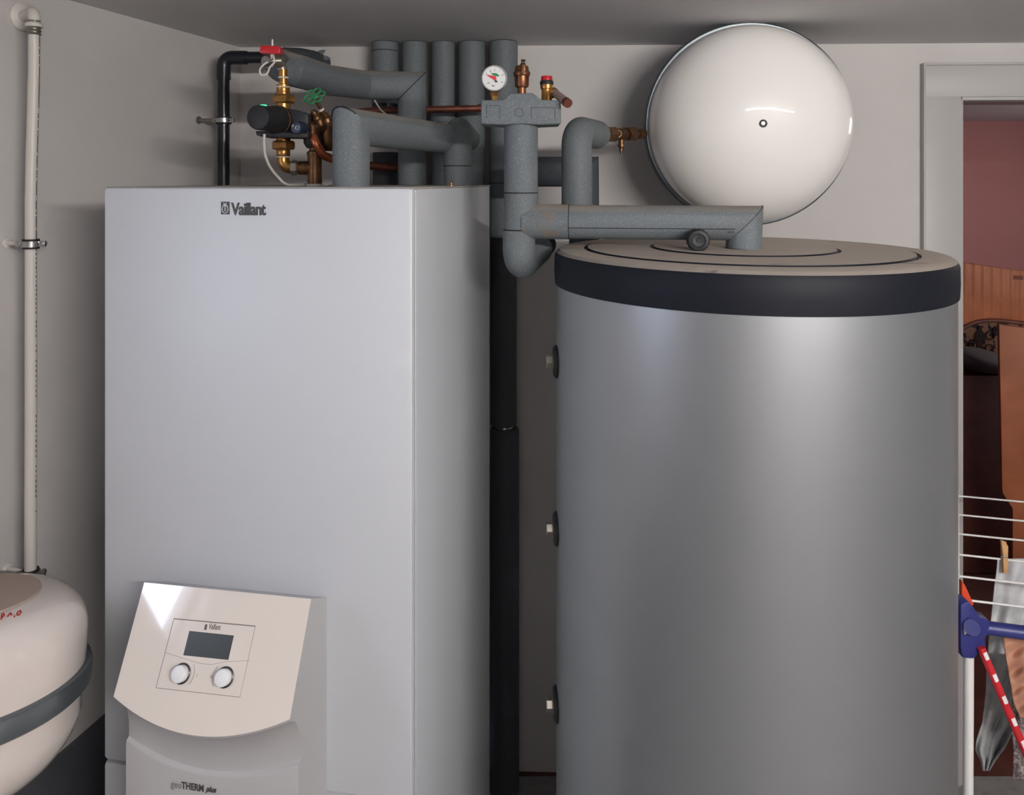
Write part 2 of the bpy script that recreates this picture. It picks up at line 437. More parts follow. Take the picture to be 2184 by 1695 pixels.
# display module: groove, plate
q = [fp(371, 1318), fp(545, 1334), fp(512, 1487), fp(332, 1467)]
bm = bm_new(); prism(bm, [p-fN*.0015 for p in q], fN*.0019); obj('module_groove_shadow', bm, 'groove_shadow', cover)  # darker colour holds the shadow along the recess edge
ctr = sum(q, V())/4
def inset(p, dl, dr, dt, db):
    return p
ex_, ed_ = (q[1]-q[0]).normalized(), (q[3]-q[0]).normalized()
q2 = [q[0]+ex_*.0012+ed_*.0014, q[1]-ex_*.0003+ed_*.0014, q[2]-ex_*.0003-ed_*.0008, q[3]+ex_*.0012-ed_*.0008]
bm = bm_new(); prism(bm, [p-fN*.001 for p in q2], fN*.0018); obj('display_module', bm, 'beige', cover)
MN = FP+fN*.0008
def mp_(px, py, h=0.): return on_plane(px, py, MN+fN*h, fN)
sc = [mp_(404, 1345), mp_(499, 1355), mp_(487, 1407), mp_(391, 1397)]
bm = bm_new(); prism(bm, [p-fN*.0008 for p in sc], fN*.0011); obj('screen', bm, 'screen', cover, 'dark blank display')
bm = bm_new()
a, b = mp_(353, 1391), mp_(532, 1408); c_ = mp_(450, 1417)
sweep(bm, [a, mp_(392, 1404), mp_(425, 1414), c_, mp_(480, 1411), b], .0003, 5); obj('flap_seam', bm, 'ink_pale', cover)
for kx, ky, sd in ((388, 1436, 1), (480, 1444, -1)):
    kb = mp_(kx, ky)
    bm = bm_new(); lathe(bm, kb, fN, [(.0152, 0), (.0152, .0012), (.0135, .0022), (.0135, .001)], 40); ring = None
    obj('knob_ring', bm, 'knob_ring', cover)
    bm = bm_new(); lathe(bm, kb, fN, [(.0124, 0), (.0124, .006), (.0120, .0068), (.0120, .0075), (.0128, .008), (.0128, .0115), (.0118, .0132), (.0112, .0136), (0, .0136)], 40)
    obj('rotary_knob', bm, 'knob', cover)
    bm = bm_new()
    arc = [kb+(ex_*math.cos(t)*sd+ed_.cross(fN).cross(fN)*0+ed_*math.sin(t))*.0218+fN*.0002 for t in [math.radians(x) for x in range(-40, 41, 8)]]
    sweep(bm, arc, .00035, 5)
    text_bm(bm, 'i' if sd > 0 else 'o', kb+ex_*sd*.0265-ed_*(-.003), ex_, -ed_, .008, 0, .0002); obj('knob_marking', bm, 'ink_pale', cover)
bm = bm_new(); text_bm(bm, 'Vaillant', mp_(444, 1341), ex_, -ed_, .0120, .0, .0003, .66, space=.95)
bx = mp_(438, 1337); box(bm, bx, ex_, fN, ed_, .0011, .0003, .0040)
bx = mp_(441.5, 1337.3); box(bm, bx-ex_*.0008, ex_, fN, ed_, .0006, .0003, .0040)
obj('module_lettering', bm, 'ink', cover)
tp = A0-ni*.1200
LP = lambda px, py: on_plane(px, py, C(SM, .1202, 0), ni)
bm = bm_new(); text_bm(bm, 'THERM', LP(387, 1681), e, up, .0158, .00022, .0004, .80); obj('column_lettering', bm, 'ink', cons)
bm = bm_new(); text_bm(bm, 'geo', LP(364.5, 1678), e, up, .0158, .0, .0003, .86); obj('column_lettering', bm, 'ink_pale', cons)
bm = bm_new(); text_bm(bm, 'plus', LP(439, 1687), e, up, .0125, .0003, .0004, .88, shear=.35); obj('column_lettering', bm, 'ink', cons)

# ---------------------------------------------------------------- storage tank
TC = V((.4695, 1.5295, 0)); TR = .3815; TT = CZ-.140
tank = thing('storage_tank', 'tall round silver hot water storage tank with a dusty black lid', 'water tank', TC)
bm = bm_new(); lathe(bm, TC, up, [(TR-.012, .03), (TR-.003, .04), (TR-.003, TT-.055)], 160); obj('jacket', bm, 'jacket', tank)
bm = bm_new(); lathe(bm, TC, up, [(TR-.05, 0), (TR-.05, .04)], 60); obj('foot_ring', bm, 'rubber', tank)
bm = bm_new()
lp_ = [(TR-.006, TT-.069), (TR, TT-.069), (TR+.0012, TT-.045), (TR+.0005, TT-.014), (TR-.003, TT-.006), (TR-.010, TT-.001), (TR-.018, TT)]
def step(r, d, w=.004): return [(r+w, d[0]), (r+w*.3, d[0]-.0035), (r-w*.3, d[0]-.0035), (r-w, d[1])]
lp_ += [(.335, TT+.0005)] + [(.3215, TT+.0006), (.319, TT-.0038), (.316, TT-.0038), (.3135, TT+.0026)]
lp_ += [(.306, TT+.003), (.19, TT+.003), (.1855, TT+.003), (.183, TT-.001), (.1805, TT-.001), (.178, TT+.005), (.172, TT+.0054), (0, TT+.0054)]
lathe(bm, TC, up, lp_, 160); obj('lid', bm, 'lid_dusty', tank, 'black plastic lid covered with beige dust', ang=25)
# plugs on the left flank
for px, py in ((1176, 771), (1179, 1127), (1180, 1501)):
    th = math.radians(90+3.29-17.07+17.07-3.0)          # outward direction of the left flank
    out = V((-math.cos(math.radians(6)), -math.sin(math.radians(6))*-1, 0)).normalized()
    out = V((-.985, -.02, 0)).normalized()
    y = TC.y+out.y*TR; z = Z(py, y)
    base = V((TC.x, TC.y, z))+out*(TR-.006)
    side = out.cross(up)
    bm = bm_new(); lathe(bm, base, out, [(.033, 0), (.033, .006), (.029, .010), (.02, .011)], 32); pl = obj('flange_plate', bm, 'rubber', tank)
    bm = bm_new(); lathe(bm, base+out*.009, out, [(.0165, 0), (.0165, .003), (.0155, .0035)], 32); lathe(bm, base+out*.012, out, [(.0135, 0), (.0135, .0115), (.012, .013)], 6)
    obj('hex_plug', bm, 'steel_dull', pl)

# ---------------------------------------------------------------- large expansion vessel
va = V((-.105, -1, -.06)).normalized()
VC = V((.624, 2.0, CZ+.149))
ves = thing('expansion_vessel', 'big round white expansion vessel on the back wall above the tank', 'expansion vessel', V((.612, 2.0, 1.69)))
RV = .2585
fr = [(RV, .0), (RV, .028)]+[(RV*math.cos(t)**.8, .028+.172*math.sin(t)**1.0) for t in [math.radians(x) for x in range(4, 90, 4)]]+[(0, .2)]
bm = bm_new(); lathe(bm, VC, va, fr, 128); dome = obj('front_shell', bm, 'enamel', ves, 'glossy white front dome', ang=60)
bk = [(RV-.001, .0)]+[(RV*math.cos(t)**.8, .02+.16*math.sin(t)) for t in [math.radians(x) for x in range(4, 90, 6)]]+[(0, .18)]
bm = bm_new(); lathe(bm, VC, -va, bk, 96); obj('back_shell', bm, 'rim_steel', ves, ang=60)
bm = bm_new(); lathe(bm, VC, va, [(RV-.004, -.028), (RV+.008, -.028), (RV+.0115, -.022), (RV+.0115, -.006), (RV+.006, -.003), (RV+.006, .002), (RV+.0105, .005), (RV+.0105, .018), (RV+.006, .023), (RV-.002, .023)], 128)
obj('clamp_rim', bm, 'rim_steel', ves, 'grey steel rim between the two shells')
vb = VC+va*.2
vp = vb
bm = bm_new(); lathe(bm, vp-va*.003, va, [(.0088, 0), (.0088, .005), (.0075, .007), (.0055, .007), (.005, .004), (0, .004)], 24); vc_ = obj('valve_cap', bm, 'black_plastic', ves)
bm = bm_new(); lathe(bm, vp-va*.003, va, [(.0098, 0), (.0098, .0038), (.009, .0042)], 24); obj('valve_collar', bm, 'steel', vc_)
bm = bm_new(); y_ = WB(VC.x)
box(bm, ((VC-va*.2).x, (2.17+y_)/2, VC.z), (1, 0, 0), (0, 1, 0), up, .04, (y_-2.17)/2, .03); obj('wall_bracket', bm, 'rim_steel', ves)

# ---------------------------------------------------------------- small vessel lower left
WX = V((-.924, 1.248, CZ-.832))
wa = (Matrix.Rotation(math.radians(-8.5), 3, 'X') @ V((0, 0, 1)))
wa = (wa+V((.0, .0, 0))).normalized()
v2 = thing('expansion_vessel', 'white drum-shaped expansion vessel at the lower left edge under the white pipe', 'expansion vessel', WX-V((0, 0, .2)))
RW = .1885
bm = bm_new()
prof = [(RW-.012, -.002), (RW, -.0), (RW, .05)]+[(RW-.075+.075*math.cos(t), .05+.075*math.sin(t)) for t in [math.radians(x) for x in range(8, 80, 8)]]+[(.10, .1275), (.04, .131), (0, .1315)]
lathe(bm, WX, wa, prof, 96); obj('upper_shell', bm, 'enamel_low', v2, 'glossy white upper shell', ang=60)
bm = bm_new(); lathe(bm, WX+wa*.1262, wa, [(.111, 0), (.1095, .0034), (0, .0056)], 64); obj('top_disc', bm, 'dust_disc', v2, 'dusty brown disc on top')
bm = bm_new()
prof = [(0, -.165), (.05, -.162)]+[(RW-.1+.1*math.cos(t), -.062-.1*math.sin(t)) for t in [math.radians(x) for x in range(88, 0, -8)]]+[(RW-.004, -.04), (RW-.004, -.004)]
lathe(bm, WX, wa, prof, 96); obj('lower_shell', bm, 'enamel_low', v2, 'white lower shell', ang=60)
bm = bm_new(); lathe(bm, WX, wa, [(RW-.003, -.034), (RW+.007, -.034), (RW+.011, -.030), (RW+.011, -.006), (RW+.008, -.002), (RW+.008, .001), (RW+.004, .003), (RW-.003, .003)], 96)
obj('clamp_rim', bm, 'rim_steel', v2, 'grey steel rim')
bm = bm_new(); 
u0 = V((.25, -1, 0)).normalized(); u0 = (u0-wa*u0.dot(wa)).normalized(); s0 = wa.cross(u0)
arcp = []
for a_ in range(-62, 30, 4):
    d = u0*math.cos(math.radians(a_))+s0*math.sin(math.radians(a_)); arcp.append((d, a_))
pr = None
for d, a_ in arcp:
    hgt = .022*(1-abs((a_+16)/46)**3)+.003
    c0 = WX-wa*.033+d*(RW+.001); ring = [bm.verts.new(c0), bm.verts.new(c0+d*.003), bm.verts.new(c0+d*.003-wa*hgt), bm.verts.new(c0-wa*hgt)]
    if pr:
        for k in range(4): bm.faces.new((pr[k], pr[(k+1) % 4], ring[(k+1) % 4], ring[k]))
    else: bm.faces.new(ring)
    pr = ring
bm.faces.new(pr[::-1])
obj('support_strap', bm, 'plinth', v2, 'dark sagging strap under the rim')
dd = (u0*math.cos(math.radians(22))+s0*math.sin(math.radians(22)))
bm = bm_new(); bp_ = WX-wa*.05+dd*(RW+.004)
box(bm, bp_, s0, dd, wa, .012, .006, .012, .002); cyl(bm, bp_, bp_+dd*.016, .006, 12); cyl(bm, bp_+dd*.006, bp_+dd*.012, .010, 6)
obj('strap_bolt', bm, 'rim_steel', v2)
bm = bm_new(); lathe(bm, WX-wa*.215, wa, [(.025, 0), (.025, .05), (.03, .055)], 20); 
obj('bottom_connection', bm, 'rubber', v2)
wn = V((1, -.281, 0)).normalized()
bm = bm_new(); wpt = V((WL(1.248), 1.248, 0)); wd = (WX-wpt); 
foot = V((WL(WX.y+.06), WX.y+.06, WX.z-.02))
box(bm, foot+wn*.02, wn, tw, up, .022, .03, .05); obj('wall_bracket', bm, 'rim_steel', v2)
# handwriting p 1,0 in red on the shoulder
bm = bm_new()
rng = lambda a, b, n: [a+(b-a)*k/n for k in range(n+1)]
def shell_pt(px, py, push=.0006):
    # march the viewing ray to the upper shell
    d = V(((px-CX)/F, 1, -(py-HZ)/F)); o = V((0, 0, CZ)); t = .8
    pf = [(RW, -.01), (RW, .05)]+[(RW-.075+.075*math.cos(t_), .05+.075*math.sin(t_)) for t_ in [math.radians(x) for x in range(8, 80, 8)]]+[(.10, .1275), (0, .1315)]
    while t < 1.6:
        p = o+d*t; q_ = p-WX; h = q_.dot(wa); rr = (q_-wa*h).length
        if h < .1315:
            for (r1, h1), (r2, h2) in zip(pf, pf[1:]):
                if h1 <= h <= h2+1e-9 and rr <= r1+(r2-r1)*(h-h1)/max(h2-h1, 1e-6): return p-d*.001
        t += .0008
    return o+d*1.2
for st in ([(3, 1321), (3, 1316), (4, 1309), (8, 1308), (9, 1312), (5, 1316)], [(16, 1315), (22, 1307), (25, 1312)], [(31, 1313), (30, 1316)], [(37, 1306), (36, 1311), (40, 1312), (45, 1306), (43, 1302), (38, 1305)]):
    sweep(bm, [shell_pt(*p) for p in st], .0011, 6)
obj('handwriting', bm, 'red_ink', v2, 'red handwritten marks')

# ---------------------------------------------------------------- clamps and the white pipe
def clamp(name, label, c, r, wallpt, m1='steel', h=.010, ear=V((1, 0, 0)), rod='white_plastic'):
    t = thing(name, label, 'pipe clamp', c)
    bm = bm_new(); lathe(bm, c-up*h, up, [(r, 0), (r+.0045, 0), (r+.0045, 2*h), (r, 2*h)], 32)
    obj('rubber_liner', bm, 'rubber', t)
    bm = bm_new(); lathe(bm, c-up*h*.6, up, [(r+.004, 0), (r+.0065, 0), (r+.0065, 1.2*h), (r+.004, 1.2*h)], 32)
    er = ear.normalized(); sd = er.cross(up)
    for sg in (-1, 1):
        cc = c+er*sg*(r+.011); box(bm, cc, er, sd, up, .006, .0045, h*.6, .001)
        cyl(bm, cc-sd*.009, cc+sd*.009, .0032, 10); cyl(bm, cc-sd*.010, cc-sd*.007, .0055, 6)
    obj('clamp_ring', bm, m1, t)
    bm = bm_new(); dv = (V(wallpt)-c).normalized(); cyl(bm, c+dv*(r+.004), wallpt, .0055, 12); lathe(bm, V(wallpt), -dv, [(.011, 0), (.011, .004), (.008, .006)], 16)
    obj('wall_screw', bm, rod, t); return t
WPy = 1.545
def wp(px, py, y=WPy): return P(px, py, y)
wpipe = thing('white_pipe', 'thin white plastic water pipe running down the left wall', 'pipe', wp(65, 1240))
path = [wp(73, 74), wp(73, 150), wp(71, 230), wp(68, 330), wp(66, 430), wp(66, 520), wp(66, 700), wp(66, 900), wp(65, 1100), wp(65, 1245)]
bm = bm_new(); sweep(bm, path, .0112, 24); tb = obj('tube', bm, 'white_plastic', wpipe)
bm = bm_new()
for k in range(150):                                   # printed dashes along the tube
    t = k/150*(len(path)-2); i = int(t); f_ = t-i; pp = path[i].lerp(path[i+1], f_)
    ln = .003+.003*random.random()
    if random.random() < .85:
        dq = V((.998, -.06, 0)); box(bm, pp+dq*.0112, dq.cross(up), dq, up, .0009, .0003, ln/2)
pl_ = obj('printed_line', bm, 'ink', tb); pl_['kind'] = 'stuff'
tp_ = wp(73, 62)
bm = bm_new()
for k in range(4): lathe(bm, wp(73, 75-k*7), up, [(.0118, 0), (.0135, .002), (.0118, .0045)], 24)
lathe(bm, wp(73, 75), up, [(.0115, 0), (.0115, .03)], 24); obj('press_sleeve', bm, 'steel_dull', wpipe)
wf = P(45, 22, 1.6); wfw = V((WL(wf.y), wf.y, wf.z))
bm = bm_new()
sweep(bm, fillet([wp(73, 52), wp(73, 24), V((wfw.x, WPy+.055, wp(73, 24).z))], .016), .0115, 24)
lathe(bm, wp(73, 52)-up*.006, up, [(.0165, 0), (.0165, .006), (.013, .010)], 24)
lathe(bm, V((WL(1.6), 1.6, wp(73, 24).z)), wn, [(.03, 0), (.03, .006), (.022, .012), (.012, .014)], 32)
obj('wall_elbow', bm, 'white_plastic', wpipe, 'painted elbow with round wall plate')
clamp('pipe_clamp', 'steel clamp around the middle of the white pipe at the left wall', wp(66, 520), .0112, V((WL(WPy+.022), WPy+.022, Z(520, WPy))), ear=V((1, .15, 0)))
clamp('pipe_clamp', 'steel clamp at the lower end of the white pipe above the small vessel', wp(65, 1224), .0112, V((WL(WPy+.022), WPy+.022, Z(1224, WPy))), ear=V((1, .15, 0)), m1='steel_dull')

# black drain pipe in the corner
BY = 2.12
bp = thing('drain_pipe', 'glossy black plastic drain pipe in the back left corner', 'pipe', P(477, 420, BY))
bm = bm_new(); zt = Z(123, BY)
xb = X(477, BY)
sweep(bm, [(xb, BY, .6), (xb, BY, zt-.045)], .0165, 28)
sweep(bm, [(xb+.045, BY, zt), P(612, 122, 2.14)], .0165, 28); obj('pipe_run', bm, 'black_gloss', bp)
bm = bm_new(); sweep(bm, fillet([(xb, BY, zt-.062), (xb, BY, zt), (xb+.066, BY, zt)], .026, 12), .0195, 28); obj('elbow', bm, 'black_gloss', bp)
clamp('pipe_clamp', 'steel clamp on the black drain pipe in the corner', P(477, 257, BY), .0165, V((WL(BY+.02), BY+.02, Z(255, BY))), ear=V((1, -.2, 0)), rod='steel_dull')

# ---------------------------------------------------------------- insulated pipes
def seam(bm, c, d, r, w=.0012):
    d = V(d).normalized(); lathe(bm, V(c)-d*w, d, [(r+.0003, 0), (r+.0006, w), (r+.0003, 2*w)], 36)
def ipipe(label, path, r, m='foam', seams=(), n=40, mseam='foam_edge', fil=0, cat='pipe', group=None):
    pts = [V(p) for p in path]
    if fil: pts = fillet(pts, fil, 12)
    base = min(pts, key=lambda p: p.z)
    t = thing('insulated_pipe', label, cat, base, group)
    bm = bm_new(); sweep(bm, pts, r, n); obj('insulation', bm, m, t)
    if seams:
        bm = bm_new()
        for c, d in seams: seam(bm, c, d, r)
        obj('joint_line', bm, mseam, t)
    return t
GR = 'grey insulated pipes of the heating plant'
RY = 2.245
risers = [(821, .0395, 0, 'leftmost of the five grey insulated pipes at the ceiling, ending short with a dark ring', Z(222, RY)),
          (884, .037, 0, 'second from left of the five grey insulated pipes at the ceiling', 1.2),
          (945, .035, 0, 'narrow middle one of the five grey insulated pipes at the ceiling', 1.2),
          (1006, .040, 0, 'second from right of the five grey insulated pipes at the ceiling', 1.2)]
for px, r, _, lb, z0 in risers:
    x = X(px, RY); sm = []
    if px == 821: sm = [(V((x, RY, Z(110, RY))), up)]
    if px == 945: sm = [(V((x, RY, Z(245, RY))), up)]
    t = ipipe(lb, [(x, RY, z0), (x, RY, CEIL-.002)], r, 'foam_dark' if False else 'foam', sm, group='grey insulated risers at the ceiling')
    if px == 821:
        bm = bm_new(); lathe(bm, V((x, RY, z0)), up, [(r*.8, -.012), (r*.97, -.010), (r*.97, .0)], 32); obj('end_ring', bm, 'black_gloss', t)
    if px == 945:
        bm = bm_new(); lathe(bm, V((x, RY, Z(262, RY))), up, [(r+.001, 0), (r+.003, .001), (r+.003, .026), (r+.001, .028)], 36); obj('sleeve', bm, 'foam', t)
# rightmost riser: grey above, black below, down to the floor
x5 = X(1074, RY); ys = 2.235
t = thing('insulated_pipe', 'rightmost ceiling riser, black in its lower half, seen between cabinet and tank', 'pipe', V((x5, ys, 0)), 'grey insulated risers at the ceiling')
bm = bm_new(); sweep(bm, [(x5, ys, Z(505, ys)), (x5, ys, CEIL-.002)], .0425, 40); obj('upper_insulation', bm, 'foam', t)
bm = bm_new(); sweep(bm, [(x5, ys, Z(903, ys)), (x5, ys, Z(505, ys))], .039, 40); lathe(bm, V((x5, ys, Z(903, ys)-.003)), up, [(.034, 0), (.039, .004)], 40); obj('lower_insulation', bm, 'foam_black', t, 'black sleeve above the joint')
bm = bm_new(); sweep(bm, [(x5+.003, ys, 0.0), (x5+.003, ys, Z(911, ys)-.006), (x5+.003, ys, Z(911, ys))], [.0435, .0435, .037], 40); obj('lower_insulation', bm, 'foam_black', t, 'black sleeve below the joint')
bm = bm_new(); sweep(bm, [(x5+.002, ys, Z(911, ys)-.01), (x5+.002, ys, Z(903, ys)+.01)], .030, 24); obj('bare_pipe', bm, 'steel', t, 'shiny metal in the gap of the joint')
bm = bm_new(); seam(bm, (x5, ys, Z(390, ys)), up, .0425); obj('joint_line', bm, 'foam_edge', t)

# A : front left vertical, mitred into the long run to the right rear
AY = 1.44; ax_ = X(749, AY); az = Z(270, AY)
cxp, cy_ = X(976, 1.81), 1.81
ipipe('thick grey insulated pipe with a cracked mitre elbow at the front of the cabinet top', [(ax_, AY, TOPZ), (ax_, AY, az), (X(966, 1.845), 1.845, az-.002)], .0352,
      'foam_dusty')
t_ = [o for o in COL.objects if o.name.startswith('insulated_pipe') and o.type == 'EMPTY'][-1]
d1 = V((0, 0, 1)); d2 = (V((cxp, cy_, az))-V((ax_, AY, az))).normalized(); mm = (d1+d2).normalized()
bm = bm_new(); arc = []
u1, w1 = perp(d1)
for k in range(0, 41):                                  # the open crack along the mitre
    a_ = 2*PI*k/40; v = (u1*math.cos(a_)+w1*math.sin(a_))*.0354; v = v-d1*(v.dot(mm)/d1.dot(mm))
    arc.append(V((ax_, AY, az))+v)
ar2 = sorted(arc, key=lambda p: -p.z)[:13]; ar2.sort(key=lambda p: p.x)
sweep(bm, ar2, [.0008+.0016*random.random() for _ in ar2], 6); obj('mitre_crack', bm, 'foam_edge', t_, 'dark open crack at the elbow')
# C
ipipe('grey insulated pipe with a rounded top elbow standing on the right rear of the cabinet', [(cxp, cy_, TOPZ), (cxp, cy_, Z(278, cy_)), (cxp+.004, 2.2, Z(278, cy_)-.0)], .0335, 'foam', [(V((cxp, cy_, Z(354, cy_))), up)], fil=.036)
# B with the run to the left front
by = 2.0; bx_ = X(879, by); bz = Z(183, by)
lpt = [V((bx_, by, TOPZ)), V((bx_, by, bz)), P(776, 181, 1.97), P(700, 171, 1.84), P(650, 156, 1.72), P(632, 151, 1.685), P(614, 146, 1.69), P(602, 141, 1.74), P(597, 136, 1.82)]
tB = ipipe('grey insulated pipe curving from above the pump to a mitred elbow', [lpt[0], lpt[1]]+[lpt[1].lerp(lpt[2], .9)]+lpt[2:], .0375, 'foam_dusty')
dB = (lpt[3]-lpt[2]).normalized()
bm = bm_new(); lathe(bm, lpt[-1], (lpt[-1]-lpt[-2]).normalized(), [(.036, 0), (.02, .002)], 32); obj('cut_end', bm, 'foam_edge', tB)
mB = (V((0, 0, 1))+(lpt[2]-lpt[1]).normalized()).normalized(); u1, w1 = perp(V((0, 0, 1))); arc = []
for k in range(40):
    a_ = 2*PI*k/40; v = (u1*math.cos(a_)+w1*math.sin(a_))*.0377; v = v-V((0, 0, 1))*(v.z*0+v.dot(mB)/mB.z); arc.append(lpt[1]+v)
bm = bm_new(); sweep(bm, arc, .0011, 5, closed=True); obj('mitre_seam', bm, 'foam_edge', tB)
# dark torn foam behind it, going into the wall
wallp = V((X(688, 2.3), 2.315, Z(133, 2.3)))
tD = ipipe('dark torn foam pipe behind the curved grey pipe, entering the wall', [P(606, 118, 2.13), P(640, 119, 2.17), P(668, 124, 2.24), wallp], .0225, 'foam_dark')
bm = bm_new()
for k in range(5):
    a_ = k*1.3; c0 = P(682, 128, 2.27)+V((math.cos(a_)*.018, 0, math.sin(a_)*.018+.006)); lathe(bm, c0, V((.8, .2, .5*math.sin(a_))), [(.009, -.01), (.007, .004), (0, .016)], 7)
obj('torn_end', bm, 'foam', tD)
# lower dark pipe + copper stub behind A
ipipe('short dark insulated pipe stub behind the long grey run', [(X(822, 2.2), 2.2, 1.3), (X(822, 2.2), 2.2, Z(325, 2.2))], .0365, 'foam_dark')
bm = bm_new(); sweep(bm, [P(775, 352, 2.08), P(862, 360, 2.10)], .0115, 20); tag(obj('copper_pipe', bm, 'copper_dull'), 'short dull copper pipe low behind the thick front pipe', 'pipe')
# long copper pipe
bm = bm_new(); sweep(bm, [P(742, 240, 2.13), P(800, 236, 2.13), P(1030, 231, 2.13), P(1046, 231, 2.14)], .0098, 20); lathe(bm, P(1030, 231, 2.13), V((1, 0, 0)), [(.0115, -.015), (.0115, 0)], 20)
tag(obj('copper_pipe', bm, 'copper_dull'), 'long horizontal copper pipe crossing in front of the ceiling risers', 'pipe')
# D vertical under the safety group + lower elbow
DY = 1.552; dx = X(1111, DY)
DR = .035
zD0 = Z(262, DY); 
tD2 = thing('insulated_pipe', 'grey insulated pipe hanging below the safety group, ending in a rounded lower elbow', 'pipe', V((dx, DY, Z(600, DY))))
bm = bm_new(); sweep(bm, [(dx, DY, Z(488, DY)), (dx, DY, zD0)], DR, 44); obj('insulation', bm, 'foam', tD2)
xe = X(1107, DY)
lowp = fillet([V((xe, DY, Z(491, DY))), V((xe, DY, Z(566, DY))), V((xe+.045, DY+.16, Z(545, DY)))], .033, 12)
bm = bm_new(); sweep(bm, lowp, .0335, 44); obj('lower_elbow', bm, 'foam', tD2)
bm = bm_new(); sweep(bm, [V((xe+.042, DY+.15, Z(546, DY))), V((xe+.062, DY+.21, Z(538, DY)))], .028, 24); obj('elbow_end', bm, 'foam_edge', tD2)
bm = bm_new(); seam(bm, (dx, DY, Z(411, DY)), up, DR); obj('joint_line', bm, 'foam_edge', tD2); bm = bm_new(); seam(bm, (dx-.001, DY, Z(489.5, DY)), up, .0345); obj('joint_line', bm, 'foam_edge', tD2)
# E horizontal with mitred end down into the lid
EY0, EY1 = 1.550, 1.492; ez = CZ-.0845
ex0, ex1 = X(1106, EY0), X(1588, EY1)
ER = .0345
tE = thing('insulated_pipe', 'long horizontal grey insulated pipe from the tee to the mitred stub on the tank lid', 'pipe', V((ex1, EY1, TT+.005)))
def epos(px):
    # point on the pipe axis seen in column px
    u_ = (px-CX)/F; k = (EY1-EY0)/(ex1-ex0); y = (EY0-k*ex0)/(1-k*u_); return V((u_*y, y, ez))
bm = bm_new(); sweep(bm, [epos(1214), V((ex1, EY1, ez)), V((ex1-.002, EY1, TT+.0055))], ER, 44); pE = obj('insulation', bm, 'foam_dusty', tE)
bm = bm_new(); sweep(bm, [epos(1116), epos(1213)], ER+.0015, 44); obj('tee_sleeve', bm, 'foam_stained', tE, 'short stained sleeve at the tee')
ed = (V((ex1, EY1, 0))-V((ex0, EY0, 0))).normalized()
bm = bm_new(); seam(bm, epos(1213.5), ed, ER+.001); obj('joint_line', bm, 'foam_edge', tE)
bm = bm_new()
mE = (ed+V((0, 0, -1))).normalized(); u1, w1 = perp(ed); arc = []
for k in range(48):
    a_ = 2*PI*k/48; v = (u1*math.cos(a_)+w1*math.sin(a_))*(ER+.0002); v = v-ed*(v.dot(mE)/ed.dot(mE)); arc.append(V((ex1, EY1, ez))+v)
sweep(bm, arc, .0006, 5, closed=True)
fd = V((ed.y, -ed.x, 0)); sd_ = (fd*.955+V((0, 0, -.297))).normalized()
sweep(bm, [epos(1215)+sd_*ER, epos(1562)+sd_*ER], .0007, 5)
obj('joint_line', bm, 'foam_edge', tE)
bm = bm_new(); pr_ = (fd*.86+V((0, 0, -.51))).normalized(); text_bm(bm, '>>', epos(1547)+pr_*(ER+.0002)-pr_.cross(ed)*.002, ed, ed.cross(pr_)*-1 if (ed.cross(pr_)*-1).z > 0 else ed.cross(pr_), .011, 0, .0003)
obj('printed_marks', bm, 'ink', tE)
# black round cap below E
kc = P(1490, 512.5, 1.437)
t = thing('round_plug', 'round black cap under the long grey pipe at the middle of the tank lid', 'cap', kc+V((0, 0, -.021)))
kd = V((-.12, -1, .0)).normalized()
bm = bm_new(); lathe(bm, kc-kd*.05, kd, [(.012, -.01), (.014, .012), (.0195, .02), (.0212, .03), (.0212, .050), (.019, .054), (.013, .055), (.012, .0525), (.004, .0515), (.0035, .054), (0, .054)], 36); obj('cap_body', bm, 'black_plastic', t)
bm = bm_new()
for k in range(18):
    a_ = 2*PI*k/18; uu, w2 = perp(kd); c0 = kc-kd*.012+(uu*math.cos(a_)+w2*math.sin(a_))*.0212; box(bm, c0, kd, uu*math.cos(a_)+w2*math.sin(a_), kd.cross(uu*math.cos(a_)+w2*math.sin(a_)), .01, .0008, .0012)
obj('grip_ribs', bm, 'black_plastic', t)
# F + G
FY = 1.655; fx = X(1230, FY); gz = Z(282, 1.70)
g_end = P(1273, 286, 1.79); g_end.z = gz
ipipe('grey insulated pipe rising behind the long horizontal one, elbow at the top towards the vessel', [(fx, FY, CZ-.09), (fx, FY, gz), g_end], .0335, 'foam', fil=.0345)
tF = [o for o in COL.objects if o.name.startswith('insulated_pipe') and o.type == 'EMPTY'][-1]
gd = (g_end-V((fx, FY, gz))).normalized()
bm = bm_new(); lathe(bm, g_end, gd, [(.0325, 0), (.0325, .0015), (.02, .002)], 32); 
obj('cut_end', bm, 'foam_edge', tF)
bm = bm_new(); lathe(bm, V((fx, FY, CZ-.055)), up, [(.036, -.03), (.038, -.004), (.0345, .004)], 36); obj('base_collar', bm, 'foam_dusty', tF)
# H
HY = 1.92
ipipe('dark grey horizontal insulated pipe behind, bending down near the vessel valve', [P(1090, 366, HY), P(1245, 366, HY), (X(1247, HY), HY, 1.45)], .0385, 'foam_dark')

